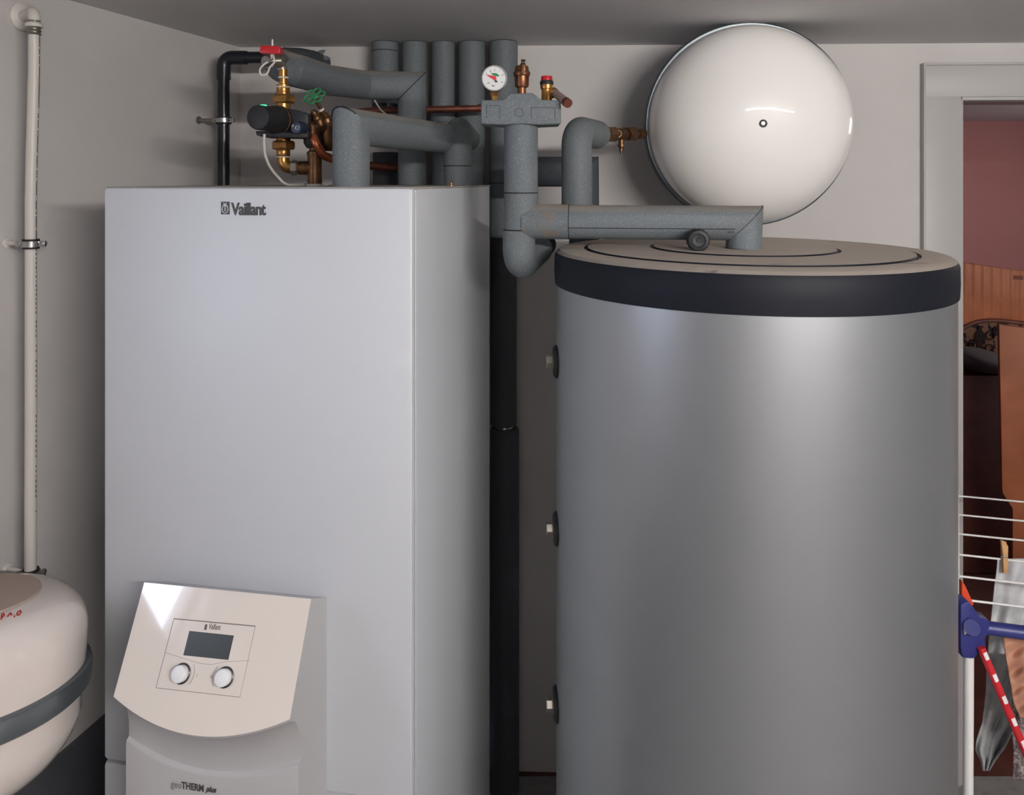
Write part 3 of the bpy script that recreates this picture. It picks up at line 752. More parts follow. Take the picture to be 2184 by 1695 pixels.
# ---------------------------------------------------------------- brass valve to the vessel
vs = g_end+gd*.002; ve = P(1372, 285, 1.965)
vs = V((vs.x, vs.y, gz)); ve = V((ve.x, ve.y, ve.z)); dv = (ve-vs).normalized(); LV = (ve-vs).length
t = thing('shutoff_valve', 'tarnished brass shutoff valve joining the grey pipe to the big white vessel', 'valve', vs-V((0, 0, .03)))
bm = bm_new(); k_ = LV/.17
lathe(bm, vs, dv, [(.011, 0), (.011, LV)], 20)
lathe(bm, vs+dv*LV*.12, dv, [(.019, 0), (.0205, .002), (.0205, LV*.2), (.018, LV*.22)], 6)
lathe(bm, vs+dv*LV*.60, dv, [(.018, 0), (.0195, .002), (.0195, LV*.18), (.017, LV*.2)], 6)
lathe(bm, vs+dv*LV*.85, dv, [(.013, 0), (.013, LV*.15)], 20)
lathe(bm, vs+dv*LV*.34, dv, [(.011, 0), (.015, .004), (.015, LV*.22), (.011, LV*.26)], 20)
obj('body', bm, 'brass_old', t)
bm = bm_new(); c0 = vs+dv*LV*.42; lathe(bm, c0, V((-.1, -1, 0)), [(.011, 0), (.011, .018), (.010, .020), (.0075, .020), (.0070, .017), (.0035, .017), (.003, .021), (0, .021)], 24); obj('spindle_cap', bm, 'brass_old', t)
bm = bm_new(); c0 = vs+dv*LV*.50-V((0, 0, .010)); lathe(bm, c0, V((0, 0, -1)), [(.0075, 0), (.0075, .014), (.009, .015), (.009, .022), (.0055, .024), (.0055, .033), (.003, .034), (.003, .040)], 16); obj('drain_nipple', bm, 'brass_old', t)
bm = bm_new(); lathe(bm, vs+dv*.001, dv, [(.016, 0), (.016, .004), (.012, .005)], 20); obj('bright_ring', bm, 'steel', t)

# ---------------------------------------------------------------- safety group
SY = 1.552
sg = thing('safety_group', 'boiler safety group in a grey foam block with gauge, air vent and red-capped relief valve', 'valve group', P(1111, 265, SY))
bm = bm_new()
out = [(1026, 264), (1026, 213), (1073, 213), (1088, 199), (1136, 198), (1154, 212), (1196, 214), (1197, 264), (1152, 266), (1111, 264), (1075, 266)]
prism(bm, [P(a, b, SY-.042) for a, b in out], (0, .085, 0), .003, 3); blk = obj('insulation_block', bm, 'foam', sg, 'moulded grey foam block')
bm = bm_new(); fy = SY-.0422
for a, b in (((1038, 225), (1066, 225)), ((1038, 225), (1038, 252)), ((1133, 229), (1184, 230)), ((1184, 230), (1184, 255)), ((1133, 229), (1133, 252)), ((1066, 225), (1066, 252))):
    sweep(bm, [P(*a, fy), P(*b, fy)], .0005, 5)
sweep(bm, [P(1107+9*math.cos(t), 240+9*math.sin(t), fy) for t in [2*PI*k/20 for k in range(20)]], .0005, 5, closed=True)
mk_ = obj('moulded_marks', bm, 'foam_dark', blk); mk_['kind'] = 'stuff'
# gauge
gc = P(1055, 168, SY-.02); gax = V((-.03, -1, .0)).normalized()
bm = bm_new(); lathe(bm, gc-gax*.012, gax, [(.022, 0), (.0262, .003), (.0268, .020), (.0262, .0225), (.0243, .0225), (.0243, .019)], 48); ga = obj('pressure_gauge', bm, 'steel', sg, 'round white pressure gauge')
bm = bm_new(); lathe(bm, gc-gax*.012, gax, [(.0245, .002), (.0245, .0192)], 48); obj('dial', bm, 'dial', ga)
df = gc+gax*.0076; R_ = V((1, -.03, 0)).normalized()
def dp(r, a): a = math.radians(a); return df+R_*math.cos(a)*r+up*math.sin(a)*r
bm = bm_new()
for a0_, a1_ in ((128, 92), (90, 20)):
    pts = [dp(.0045, 70)]+[dp(.0108, a0_+(a1_-a0_)*k/8) for k in range(9)]
    prism(bm, pts, gax*.0003)
obj('green_sector', bm, 'dial_green', ga)
bm = bm_new()
for a_, r0, r1 in ((88, .014, .019), (118, .0125, .0195), (22, .015, .021), (215, .015, .019), (335, .017, .019), (150, .017, .020), (55, .018, .020)):
    sweep(bm, [dp(r0, a_), dp(r1, a_)], .0004, 5)
text_bm(bm, 'bar', dp(.0175, 252), R_, up, .005, 0, .0002)
text_bm(bm, '0', dp(.0165, 222), R_, up, .005, 0, .0002); text_bm(bm, '4', dp(.0165, 325), R_, up, .005, 0, .0002)
prism(bm, [dp(.0030, 300), dp(.0095, 318), dp(.0100, 300), dp(.0085, 280), dp(.003, 250)], gax*.0004)
obj('dial_marks', bm, 'ink', ga)
bm = bm_new(); prism(bm, [dp(.0185, 157), dp(.0050, 100), dp(.0045, 40), dp(.0050, 330), dp(.0035, 250)], gax*.0008); obj('needle', bm, 'needle', ga)
bm = bm_new(); sb = P(1055, 214, SY-.02)
lathe(bm, sb, up, [(.0058, 0), (.0058, .013)], 6); lathe(bm, sb+up*.009, up, [(.0078, 0), (.0078, .008)], 4); obj('gauge_stem', bm, 'brass', ga)
# vent
vb_ = P(1113, 200, SY)
s_ = SY/F
def prof_px(base_py, items): return [(w/2*s_, (base_py-py)*s_) for w, py in items]
bm = bm_new(); lathe(bm, vb_-up*.004, up, prof_px(204, [(18, 204), (18, 187), (27, 186), (30, 182), (31, 163), (34, 162), (36, 158), (36, 154), (33, 152), (30, 151), (28, 142), (22, 140), (12, 139.5)]), 36)
av = obj('air_vent', bm, 'bronze', sg, 'bronze automatic air vent')
bm = bm_new(); lathe(bm, vb_-up*.004+V((0, 0, 0)), up, prof_px(204, [(17, 204), (17, 188)]), 6); obj('vent_base', bm, 'brass', av)
bm = bm_new(); lathe(bm, P(1115, 146, SY-.004), up, [(.0062, 0), (.0062, .008), (.0040, .010), (.0040, .013)], 20); box(bm, P(1116, 149, SY-.017), (1, 0, 0), (0, 1, 0), up, .0045, .004, .011, .0015)
lathe(bm, P(1117, 152, SY-.021), (0, -1, 0), [(.0032, 0), (.0032, .0015)], 16); obj('valve_head', bm, 'brass_old', av)
bm = bm_new(); lathe(bm, P(1116, 137, SY-.004), up, [(.0042, 0), (.0042, .003), (.003, .004), (.003, .006), (.0048, .0065), (.0048, .0095)], 16); obj('vent_cap', bm, 'black_plastic', av)
# relief valve
rb = P(1166, 214, SY)
bm = bm_new(); lathe(bm, rb-up*.002, up, prof_px(216, [(23, 216), (23, 200), (22, 199), (22, 191), (26, 190), (27, 188), (27, 181), (25, 180)]), 32)
lathe(bm, rb-up*.002, up, prof_px(216, [(25.5, 216), (25.5, 199)]), 6)
rv = obj('relief_valve', bm, 'brass', sg)
bm = bm_new(); lathe(bm, rb-up*.002, up, prof_px(216, [(24, 182), (29, 180), (29, 175), (26, 172)]), 32); obj('collar', bm, 'black_plastic', rv)
bm = bm_new(); lathe(bm, rb-up*.002, up, prof_px(216, [(22, 173), (24, 172), (24, 164), (22.5, 162.5), (0, 162.5)]), 12); obj('cap', bm, 'red_plastic', rv, 'red cap')
bm = bm_new(); o0 = P(1172, 193, SY); o1 = P(1184, 200, SY+.004); lathe(bm, o0, o1-o0, [(.008, 0), (.011, .006), (.011, (o1-o0).length)], 24); obj('outlet', bm, 'brass', rv)
bm = bm_new(); sweep(bm, [P(1183, 198, SY-.0), P(1210, 219, SY-.06)], [.0085, .0085], 24); dpz = obj('discharge_pipe', bm, 'pipe_dusty', sg, 'short dull discharge pipe')
bm = bm_new(); a_, b_ = P(1207, 217, SY-.054), P(1211.5, 220.5, SY-.064); sweep(bm, [a_, b_], .0094, 24); obj('end_coupling', bm, 'copper_dull', dpz)

# brass nipple on the cabinet
bm = bm_new(); nbp = P(963, 396, 1.50); nbp.z = TOPZ; lathe(bm, nbp, up, [(.0032, 0), (.0032, .003), (.0022, .004), (.0022, .007), (.003, .0075), (.0015, .012), (0, .013)], 12); tag(obj('bleed_nipple', bm, 'brass'), 'tiny brass nipple on top of the cabinet', 'nipple')

# ---------------------------------------------------------------- pump station on the cabinet
PY = 1.62; k1 = PY/F
def PP(px, py, dy=0.): return P(px, py, PY+dy)
def hp_prof(base, items): return [(w/2*k1, (base-py)*k1) for w, py in items]
pu = thing('circulation_pump', 'black circulation pump between brass unions with a green light', 'pump', PP(604, 340))
# housing block
bm = bm_new()
prism(bm, [PP(598, 236, -.03), PP(612, 231, -.03), PP(640, 236, -.03), PP(657, 243, -.03), PP(658, 291, -.03), PP(650, 294, -.03), PP(600, 293, -.03)], (0, .06, 0), .003)
prism(bm, [PP(545, 279, -.045), PP(658, 284, -.045), PP(656, 294, -.045), PP(560, 292, -.045), PP(546, 288, -.045)], (0, .06, 0), .002)
obj('housing', bm, 'black_body', pu)
fc, bc = PP(549, 250, -.105), PP(594, 257, -.028)
hd = (bc-fc).normalized()
LH = (bc-fc).length
bm = bm_new(); lathe(bm, fc, hd, [(0, 0), (.022, .0), (.0245, .0012), (.0255, .005), (.0262, LH*.5), (.0285, LH*.72), (.0295, LH*.75), (.0295, LH)], 56); obj('motor_head', bm, 'black_plastic', pu)
bm = bm_new(); lathe(bm, fc, hd, [(.0296, LH*.93), (.0315, LH*.94), (.0315, LH*1.02), (.029, LH*1.03)], 48); obj('retaining_ring', bm, 'brass_old', pu)
bm = bm_new(); lu = V((0, 0, 1))-hd*hd.z; lu.normalize(); lc = fc+hd*.022+lu*.0252
box(bm, lc, hd, hd.cross(lu), lu, .004, .0055, .0022, .001); obj('status_light', bm, 'led', pu, 'glowing green light')
bm = bm_new(); lathe(bm, PP(604, 236), up, hp_prof(236, [(30, 236), (30, 221), (40, 220), (41, 219)]), 32); obj('neck', bm, 'brass', pu, 'brass neck above')
bm = bm_new(); lathe(bm, PP(604, 302), up, hp_prof(302, [(41, 302), (30, 300), (28, 290)]), 32); obj('neck', bm, 'brass', pu, 'brass neck below')
for (z0_, z1_) in ((221, 202), (319, 300)):
    bm = bm_new(); lathe(bm, PP(604.5, z0_), up, [(.0225, 0), (.0245, .0025), (.0250, .005), (.0250, (z0_-z1_)*k1-.005), (.0238, (z0_-z1_)*k1-.002), (.0205, (z0_-z1_)*k1)], 6, a0=.5)
    obj('union_nut', bm, 'brass', pu)
# upper fittings + drain cock
fi = thing('brass_fitting', 'stack of brass reducers above the pump union', 'pipe fitting', PP(604, 202))
bm = bm_new(); lathe(bm, PP(604, 204), up, hp_prof(204, [(29, 204), (29, 195), (27, 189), (28, 188), (28, 181), (22, 180), (17, 179), (17, 167)]), 36); obj('reducer', bm, 'brass', fi)
bm = bm_new(); lathe(bm, PP(604, 167.5), up, hp_prof(167.5, [(20, 167.5), (22, 166.5), (22, 164.5), (19, 163.5)]), 24); lathe(bm, PP(604, 181), up, hp_prof(181, [(27, 187.5), (28.6, 187), (28.6, 185), (27, 184.5)]), 24); obj('sealing_tape', bm, 'ptfe', fi)
bm = bm_new(); lathe(bm, PP(603.5, 164), up, hp_prof(164, [(18, 164), (18, 148)]), 24); obj('nipple', bm, 'brass', fi)
dc = thing('drain_cock', 'small silver drain cock with a red lever handle and white cap strap', 'valve', PP(598, 150))
bm = bm_new(); sweep(bm, [PP(603, 150), PP(600, 138), PP(592, 130, -.02), PP(574, 130, -.03)], [.0105, .011, .0105, .009], 24)
lathe(bm, PP(600, 128, .0), V((.35, -.15, .3)), [(.010, -.012), (.012, -.008), (.012, .012)], 20); obj('body', bm, 'steel_dull', dc)
bm = bm_new(); cd = V((-.35, -1, .1)).normalized(); lathe(bm, PP(571, 131, -.03)-cd*.012, cd, [(.0105, 0), (.0118, .002), (.0118, .018), (.010, .021), (.004, .0215), (0, .0205)], 28); cap_ = obj('cap', bm, 'steel', dc)
bm = bm_new(); lathe(bm, PP(571, 131, -.03)-cd*.012, cd, [(.0123, .004), (.0128, .006), (.0123, .009)], 24)
sweep(bm, spline([PP(580, 112, -.035), PP(584, 122, -.045), PP(585, 133, -.05), PP(576, 143, -.05), PP(569, 158, -.05), PP(558, 160, -.05), PP(554, 150, -.05), PP(561, 139, -.05), PP(571, 132, -.045)]), .0019, 8); obj('cap_strap', bm, 'white_plastic', dc, 'white plastic strap')
bm = bm_new(); prism(bm, [PP(553, 113, -.05), PP(555, 96.5, -.05), PP(590, 97.5, -.05), PP(597, 99, -.05), PP(598, 114, -.05), PP(588, 115, -.05)], (0, .022, 0), .002); obj('lever', bm, 'red_plastic', dc, 'red lever handle')
bm = bm_new(); cyl(bm, PP(581, 126, -.038), PP(581, 84, -.038), .0032, 14, .0018); cyl(bm, PP(581, 122, -.038), PP(581, 113, -.038), .0042, 12); obj('spindle', bm, 'white_plastic', dc)
# lower elbow, connector and tee
lf = thing('brass_elbow', 'brown brass elbow under the pump leading right to the tee', 'pipe fitting', PP(604, 372))
bm = bm_new(); lathe(bm, PP(604, 334), up, hp_prof(334, [(26, 334), (29, 332), (29, 320), (27, 318)]), 32)
sweep(bm, fillet([PP(604, 333), PP(604, 357), PP(660, 358)], .017, 10), .0132, 28); obj('bend', bm, 'brass', lf)
bm = bm_new(); lathe(bm, PP(604, 336), up, [(.0145, 0), (.015, .001), (.0145, .0025)], 24); obj('sealing_tape', bm, 'ptfe', lf)
bm = bm_new(); lathe(bm, PP(621, 358), V((1, 0, 0)), [(.0135, 0), (.0165, .002), (.0165, .012), (.0135, .015)], 6, a0=.4); obj('hex_nut', bm, 'steel_dull', lf, 'white-stained hexagon nut')
te = thing('brass_tee', 'upright brown brass tee standing on the cabinet top right of the pump', 'pipe fitting', P(671, 392, PY))
bm = bm_new(); bse = PP(671, 0); bse.z = TOPZ
zt_ = lambda py: Z(py, PY)-TOPZ
lathe(bm, bse, up, [(.0150, 0), (.0150, .002), (.0160, zt_(385)), (.0150, zt_(378)), (.0150, zt_(334)), (.0165, zt_(330)), (.0165, zt_(324)), (.0115, zt_(321)), (.0115, zt_(300))], 32)
lathe(bm, PP(636, 358), V((1, 0, 0)), [(.0125, 0), (.0150, .003), (.0150, .018), (.0140, .03)], 28); obj('body', bm, 'brass_old', te)
bm = bm_new(); lathe(bm, bse, up, [(.0185, 0), (.0185, .002), (.0165, .0045)], 28); obj('base_seal', bm, 'ptfe', te)
# angle valve with blue cap
av_ = thing('balancing_valve', 'brass valve with a round dark blue cap beside the pump', 'valve', PP(668, 318))
bm = bm_new(); lathe(bm, PP(667, 316), up, [(.0125, 0), (.0190, .010), (.0195, .024), (.017, .030)], 8, a0=.2); obj('union_nut', bm, 'rubber', av_, 'black hexagon nut')
bm = bm_new(); sweep(bm, [PP(667, 292), PP(667, 274), PP(690, 268, .02)], [.0150, .0155, .0135], 28); lathe(bm, PP(655, 274), V((1, 0, 0)), [(.010, 0), (.0165, .005), (.0165, .014), (.012, .02)], 28); obj('body', bm, 'brass_old', av_)
cf, cb = PP(631, 272, -.055), PP(655, 274, -.008); cd2 = (cb-cf).normalized()
bm = bm_new(); lathe(bm, cf, cd2, [(0, 0), (.0115, 0), (.0125, .0015), (.0132, .012), (.0132, (cb-cf).length)], 36); bc_ = obj('cap', bm, 'blue_cap', av_, 'dark blue cap with a white emblem')
bm = bm_new(); u2 = V((0, 0, 1)); u2 = (u2-cd2*u2.dot(cd2)).normalized(); r2 = u2.cross(cd2)
if r2.x < 0: r2 = -r2
def cpt(x, y): return cf-cd2*.0003+r2*x+u2*y
sweep(bm, [cpt(-.0065+.0018*math.cos(t), .004+.0024*math.sin(t)) for t in [2*PI*k/12 for k in range(12)]], .0005, 5, closed=True)
sweep(bm, [cpt(-.003, -.004), cpt(.0, .001), cpt(.0035, .004)], .0005, 5); sweep(bm, [cpt(-.001, .003), cpt(.001, -.004)], .0005, 5); sweep(bm, [cpt(.003, -.005), cpt(.006, -.003), cpt(.0075, .001), cpt(.006, .004)], .0005, 5)
obj('emblem', bm, 'white_mark', bc_)
# gate valve with green wheel
gv = thing('gate_valve', 'bronze valve body with a green lobed handwheel behind the thick front pipe', 'valve', PP(694, 322, .03))
bm = bm_new()
lathe(bm, PP(697, 322, .035), up, [(.012, 0), (.021, .012), (.0215, .03), (.0225, .05), (.019, .066), (.013, .078)], 28)
lathe(bm, PP(684, 268, .01), V((-.28, -.2, 1)), [(.013, 0), (.0115, .010), (.0125, .014), (.0125, .018), (.009, .022), (.007, .028)], 20)
lathe(bm, PP(678, 257, .0), V((-.42, -.2, .9)), [(.0085, 0), (.0095, .002), (.0095, .008), (.0065, .012), (.0078, .016), (.0078, .020), (.005, .0245), (0, .026)], 20)
lathe(bm, PP(699, 262, .01), V((-.3, -.1, 1)), [(.0125, 0), (.0125, .008), (.009, .012), (.0075, .018), (.006, .022)], 20)
obj('body', bm, 'brass_old', gv)
s1, s2 = PP(694, 250, .012), PP(672, 210, -.01)
bm = bm_new(); cyl(bm, s1, s1.lerp(s2, .95), .0042, 14); cyl(bm, s1, s1.lerp(s2, .42), .0058, 14); obj('spindle', bm, 'brass_old', gv)
bm = bm_new(); cyl(bm, s1.lerp(s2, .36), s1.lerp(s2, .46), .0066, 14); obj('packing', bm, 'white_plastic', gv, 'white sealing at the spindle')
wcn = PP(670.5, 205, -.012); wax = V((-.15, -.75, .60)).normalized(); u3 = V((1, 0, .1)); u3 = (u3-wax*u3.dot(wax)).normalized(); w3 = wax.cross(u3)
bm = bm_new()
for k in range(6):
    a_ = 2*PI*k/6+.2
    pc = wcn+(u3*math.cos(a_)+w3*math.sin(a_))*.0148
    ra = u3*math.cos(a_)+w3*math.sin(a_); ta = wax.cross(ra)
    sweep(bm, [pc+ra*.0082*math.cos(t)+ta*.0076*math.sin(t) for t in [2*PI*j/18 for j in range(18)]], .0024, 8, closed=True)
lathe(bm, wcn-wax*.003, wax, [(.008, 0), (.0085, .003), (.007, .006), (0, .0065)], 20)
obj('handwheel', bm, 'green_paint', gv, 'green handwheel with six open lobes')
# copper bend
bm = bm_new(); sweep(bm, fillet([PP(668, 290, -.018), PP(674, 306, -.022), PP(688, 331, -.012), PP(718, 342, .02)], [.03, .025], 8), .0092, 24); tag(obj('copper_pipe', bm, 'copper'), 'shiny curved copper pipe from the black nut into the thick front pipe', 'pipe')
# cable
bm = bm_new(); cps = [PP(564, 286, -.06), PP(563.5, 305, -.06), PP(566, 330, -.055), PP(575, 354, -.045), PP(590, 374, -.03)]
e1 = P(612, 0, PY-.015); e1.z = TOPZ+.0035; e2 = P(648, 0, PY+.02); e2.z = TOPZ+.0028; cps += [e1, e2, V((e2.x+.04, e2.y+.05, TOPZ+.0028))]
sweep(bm, spline(cps), .0029, 12); tag(obj('power_cable', bm, 'cable'), 'white cable hanging from the black pump onto the cabinet top', 'cable')
bm = bm_new(); sweep(bm, spline([P(797, 210, 1.99), P(804, 222, 2.0), P(812, 234, 2.02), P(823, 243, 2.05), P(832, 246, 2.1)]), .0022, 8); tag(obj('sensor_cable', bm, 'cable'), 'thin grey sensor wire dangling below the curved insulated pipe', 'cable')

# ---------------------------------------------------------------- drying rack
RZ = .95; HR = CZ-RZ
rk = thing('drying_rack', 'white wire clothes drying rack with blue joint right of the tank', 'drying rack', V((.92, 1.46, 0)))
wd_ = V((1, -.25, 0))
for k, py in enumerate((1058, 1098, 1139, 1183, 1229, 1278)):
    y = F*HR/(py-HZ); a = V((X(2050, y), y, RZ)); st = a-wd_*.018 if k else a-wd_*.02
    bm = bm_new(); sweep(bm, [st, a+wd_*.85], .0024, 10); obj('wire', bm, 'rack_white', rk)
yA = F*HR/(1058-HZ); yB = F*HR/(1278-HZ)
bm = bm_new(); sweep(bm, [V((X(2040, yA+.04), yA+.04, RZ)), V((X(2041, yB-.02), yB-.02, RZ-.002)), V((X(2056, 1.44), 1.44, .945))], .006, 14); obj('side_rail', bm, 'rack_white', rk)
a1 = V((X(2050, yA), yA, RZ))+wd_*.85; b1 = V((X(2050, yB), yB, RZ))+wd_*.85
bm = bm_new(); sweep(bm, [a1, b1+V((0, -.1, 0))], .006, 14); obj('side_rail', bm, 'rack_white', rk)
JY = 1.44
bm = bm_new()
prism(bm, [P(2049, 1290, JY), P(2066, 1282, JY), P(2080, 1300, JY), P(2090, 1318, JY), P(2110, 1322, JY), P(2112, 1345, JY), P(2102, 1362, JY), P(2104, 1382, JY), P(2088, 1392, JY), P(2080, 1405, JY), P(2054, 1404, JY), P(2049, 1380, JY)], (0, .03, 0), .003)
cyl(bm, P(2073, 1338, JY-.012), P(2073, 1338, JY+.01), .014, 24)
obj('joint', bm, 'rack_blue', rk, 'blue plastic joint')
bm = bm_new(); p1 = P(2100, 1338, JY+.012); sweep(bm, [p1, p1+wd_*.7], .0125, 20); obj('cross_bar', bm, 'rack_blue', rk, 'blue bar')
bm = bm_new(); lg0 = P(2066, 1398, JY+.014); sweep(bm, [lg0, V((lg0.x+.002, lg0.y+.01, 0))], .0092, 16); obj('leg', bm, 'rack_white', rk)
l0 = P(2092, 1380, JY-.004); l1 = P(2186, 1600, JY-.03); dl = (l1-l0).normalized(); tend = (l0.z-.01)/-dl.z
bm = bm_new(); sweep(bm, [l0, l0+dl*tend], .0072, 16); st_ = obj('strut', bm, 'red_plastic', rk, 'red and white striped strut')
bm = bm_new(); nst = 24
for k in range(nst):
    c0 = l0+dl*(tend*(k+.15)/nst); c1 = l0+dl*(tend*(k+.55)/nst)
    uu, w2 = perp(dl); off = V((0, -1, 0)); off = (off-dl*off.dot(dl)).normalized()*.0022+V((.0003, 0, .0003))
    sweep(bm, [c0+off, c0.lerp(c1, .1)+off, c0.lerp(c1, .9)+off, c1+off], [.0040, .0056, .0056, .0040], 12)
obj('white_stripe', bm, 'white_mark', st_)
bm = bm_new(); re = p1+wd_*.69; sweep(bm, [re, V((re.x+.03, re.y, 0))], .0092, 16); obj('leg', bm, 'rack_white', rk)
bm = bm_new(); prism(bm, [P(2052, 1238, 1.5), P(2060, 1250, 1.5), P(2078, 1290, 1.5), P(2066, 1296, 1.5), P(2052, 1286, 1.5)], (0, .012, 0), .002); obj('latch', bm, 'orange_plastic', rk, 'small orange latch')

# laundry
def cloth(name, label, rows_, y0, m, cat, folds=5, amp=.008, ny=60):
    bm = bm_new(); g = []
    rows_ = sorted(rows_)
    for j in range(ny+1):
        py = rows_[0][0]+(rows_[-1][0]-rows_[0][0])*j/ny
        for (pa_, la, ra), (pb_, lb_, rb_) in zip(rows_, rows_[1:]):
            if pa_ <= py <= pb_: f_ = (py-pa_)/(pb_-pa_); l = la+(lb_-la)*f_; r_ = ra+(rb_-ra)*f_; break
        row = []
        for i in range(31):
            s = i/30; yy = y0-.25*0+amp*math.sin(s*folds*PI+j*.03)*(1-.3*math.cos(j*.11+s*3))+.004*math.sin(j*.5+s*9)
            px = l+(r_-l)*s
            row.append(bm.verts.new(P(px, py, yy)))
        g.append(row)
    for a, b in zip(g, g[1:]):
        for i in range(30): bm.faces.new((a[i], a[i+1], b[i+1], b[i]))
    o = obj(name, bm, m, solid=.0022, ang=80); tag(o, label, cat); return o
yw4 = F*HR/(1183-HZ); zz = yw4-.25*.08
cloth('white_cloth', 'white cloth pegged to the drying rack, hanging in folds', [(1191, 2128, 2260), (1215, 2126, 2260), (1250, 2121, 2262), (1330, 2113, 2250), (1400, 2106, 2225), (1480, 2103, 2190), (1540, 2095, 2168), (1580, 2082, 2150), (1600, 2080, 2140), (1622, 2092, 2122), (1643, 2096, 2110)], zz, 'cloth', 'laundry')
cloth('grey_cloth', 'thin dark grey mesh garment hanging low at the right edge', [(1400, 2185, 2280), (1480, 2160, 2280), (1540, 2156, 2270), (1600, 2162, 2270), (1662, 2160, 2260)], 1.60, 'cloth_grey', 'laundry', 6, .006)
cloth('peach_cloth', 'peach-brown cloth hanging behind the striped strut', [(1352, 2140, 2240), (1380, 2142, 2240), (1440, 2152, 2250), (1500, 2162, 2250), (1530, 2176, 2250)], 1.53, 'cloth_peach', 'laundry', 3, .006)
pg = thing('clothes_peg', 'wooden clothes peg holding the white cloth on the rack wire', 'clothes peg', P(2140, 1218, zz))
for sgn, dx_ in ((-1, 0), (1, 0)):
    bm = bm_new(); yy = zz+sgn*.0052
    prism(bm, [P(2132-(sgn < 0)*0, 1150, yy), P(2139, 1152, yy), P(2147, 1162, yy), P(2146, 1220, yy), P(2137, 1220, yy), P(2136, 1180, yy)] if sgn < 0 else [P(2137, 1156, yy), P(2147, 1156, yy), P(2147, 1222, yy), P(2139, 1222, yy)], (0, .006*sgn, 0), .0008); obj('peg_half', bm, 'peg', pg)
bm = bm_new(); sweep(bm, [P(2135, 1187, zz-.01), P(2149, 1187, zz-.01)], .002, 8); sweep(bm, [P(2142, 1187, zz-.013), P(2142, 1187, zz+.013)], .0018, 8); obj('spring', bm, 'steel', pg)

# ---------------------------------------------------------------- furniture in the hall
h0 = V((X(2045, 3.0), 3.0, 0)); hd_ = V((1, -.35, 0)).normalized(); hn = V((.35, 1, 0)).normalized()
def hpn(px, py, off=0.): return on_plane(px, py, h0+hn*off, hn)
wc_ = thing('wooden_cabinet', 'orange wooden cabinet with grooved header board, seen through the doorway', 'cabinet', V((hpn(2130, 700).x, hpn(2130, 700).y, 0)))
bm = bm_new()
prism(bm, [hpn(2000, 552), hpn(2560, 632), hpn(2560, 745), hpn(2184, 688), (hpn(2130, 682)), hpn(2100, 682), hpn(2078, 686), hpn(2060, 695), hpn(2040, 710), hpn(2000, 745)], hn*.025, .002)
hb = obj('header_board', bm, 'wood_boards', wc_, 'vertically grooved board with a curved lower edge')
bm = bm_new(); prism(bm, [hpn(2161, 587, -.001), hpn(2182, 588, -.001), hpn(2182, 597, -.001), hpn(2161, 596, -.001)], hn*.004); obj('slot', bm, 'slot', hb)
bm = bm_new(); sweep(bm, [hpn(a, b, -.006) for a, b in ((2035, 714), (2050, 702), (2068, 692), (2085, 686), (2110, 683), (2140, 684), (2190, 690), (2250, 698), (2558, 748))], .008, 10); obj('curved_moulding', bm, 'wood_dark', wc_)
bm = bm_new(); prism(bm, [hpn(2131, 692, .03), hpn(2550, 748, .03), V((*hpn(2550, 748, .03).xy, 0)), V((*hpn(2160, 1150, .03).xy, 0)), hpn(2160, 1085, .03), hpn(2138, 1050, .03)], hn*.03, .002); obj('side_board', bm, 'wood_orange', wc_)
yq = 3.75
bm = bm_new(); prism(bm, [P(1990, 670, yq), P(2200, 670, yq), P(2200, 812, yq), P(1990, 812, yq)], (0, .01, 0)); wh = obj('wall_hanging', bm, 'textile'); tag(wh, 'patterned textile with dark figures hanging behind the cabinet', 'wall hanging')
bm = bm_new()
fg = [P(2090+a*.9, 745+b*1.0, yq-.004) for a, b in ((-5, -40), (-4, -48), (0, -51), (4, -48), (5, -40), (11, -34), (13, -10), (10, -12), (7, -22), (6, 0), (7, 30), (2, 30), (0, 4), (-3, 30), (-7, 30), (-6, 0), (-7, -22), (-10, -12), (-13, -10), (-11, -34))]
prism(bm, fg, (0, .003, 0))
for a, b, r_ in ((2112, 715, 9), (2126, 706, 8), (2064, 750, 9), (2072, 735, 5), (2110, 742, 8)):
    sweep(bm, [P(a+r_*math.cos(t), b+r_*math.sin(t), yq-.004) for t in [2*PI*k/16 for k in range(16)]], .003, 6, closed=True)
fgo = obj('woven_figure', bm, 'textile_ink', None); fgo.parent = wh; fgo.location = fgo.location-wh.location
yq = 3.45
bm = bm_new(); prism(bm, [P(1980, 800, yq), P(2320, 800, yq), V((X(2320, yq), yq, 0)), V((X(1980, yq), yq, 0))], (0, .28, 0), .01); ch = obj('wooden_chest', bm, 'wood_dark'); tag(ch, 'dark red-brown wooden chest under the dark cushion beyond the doorway', 'chest')
bm = bm_new(); c0 = P(2085, 800, 3.5)
for k in range(1): 
    t0 = bmesh.new(); bmesh.ops.create_uvsphere(t0, u_segments=32, v_segments=16, radius=1)
    for v in t0.verts:
        s_x = abs(v.co.x)**.75*math.copysign(1, v.co.x); v.co = V((c0.x+s_x*.135, c0.y+v.co.y*.14, c0.z+v.co.z*.052-.03*v.co.x))
    merge(bm, t0)
cu = obj('cushion', bm, 'cushion', ang=80); tag(cu, 'dark grey cushion lying on the chest beyond the doorway', 'cushion')
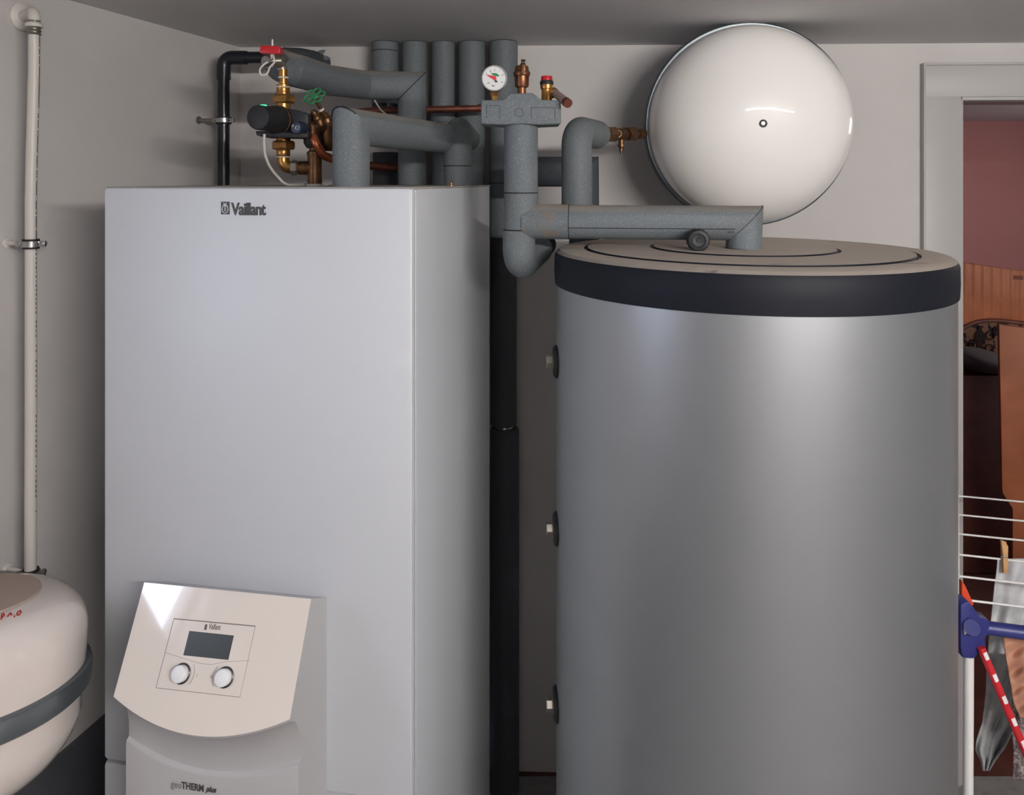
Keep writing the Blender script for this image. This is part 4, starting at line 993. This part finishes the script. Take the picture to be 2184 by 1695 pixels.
cu.location.z = Z(800, 3.45)-.0

# ---------------------------------------------------------------- lights: ceiling tube and an added hall fill
LY = -.8
lt = thing('ceiling_lamp', 'fluorescent tube lamp on the ceiling, mirrored as a streak in the big white vessel', 'lamp', V((1.2, LY, CEIL-.09)))
bm = bm_new(); abox(bm, .45, 1.84, LY-.04, LY+.04, CEIL-.045, CEIL, .004); obj('lamp_base', bm, 'trim', lt)
bm = bm_new(); sweep(bm, [(.49, LY, CEIL-.068), (1.80, LY, CEIL-.068)], .013, 20); obj('tube', bm, 'tube_light', lt)
for xx in (.475, 1.80):
    bm = bm_new(); abox(bm, xx, xx+.015, LY-.015, LY+.015, CEIL-.085, CEIL-.04, .002); obj('tube_holder', bm, 'white_plastic', lt)
def area(name, loc, target, w, h, power, col):
    ld = bpy.data.lights.new(name, 'AREA'); ld.shape = 'RECTANGLE'; ld.size = w; ld.size_y = h; ld.energy = power; ld.color = col
    o = bpy.data.objects.new(name, ld); COL.objects.link(o); o.location = loc
    o.rotation_euler = (V(target)-V(loc)).to_track_quat('-Z', 'Y').to_euler(); return o
area('hall_fill', (3.6, 3.6, 2.15), (2.2, 4.2, .8), .8, .8, 7, (1, .86, .78))  # added warm fill that brightens the hall, stands for no fixture
w = bpy.data.worlds.new('world'); SC.world = w; w.use_nodes = True
w.node_tree.nodes['Background'].inputs[0].default_value = (.6, .75, 1, 1); w.node_tree.nodes['Background'].inputs[1].default_value = .3

# ---------------------------------------------------------------- camera
cd_ = bpy.data.cameras.new('camera'); cam = bpy.data.objects.new('camera', cd_); COL.objects.link(cam)
cam.location = (0, 0, CZ); cam.rotation_euler = (PI/2, 0, 0)
cd_.sensor_width = 36; cd_.sensor_fit = 'HORIZONTAL'; cd_.lens = 36*F/2184
cd_.shift_y = -(847.5-HZ)/2184
cd_.clip_start = .02
SC.camera = cam
vs_ = SC.view_settings; vs_.view_transform = 'Standard'; vs_.look = 'None'; vs_.gamma = 1; vs_.exposure = 1.5; vs_.use_curve_mapping = False
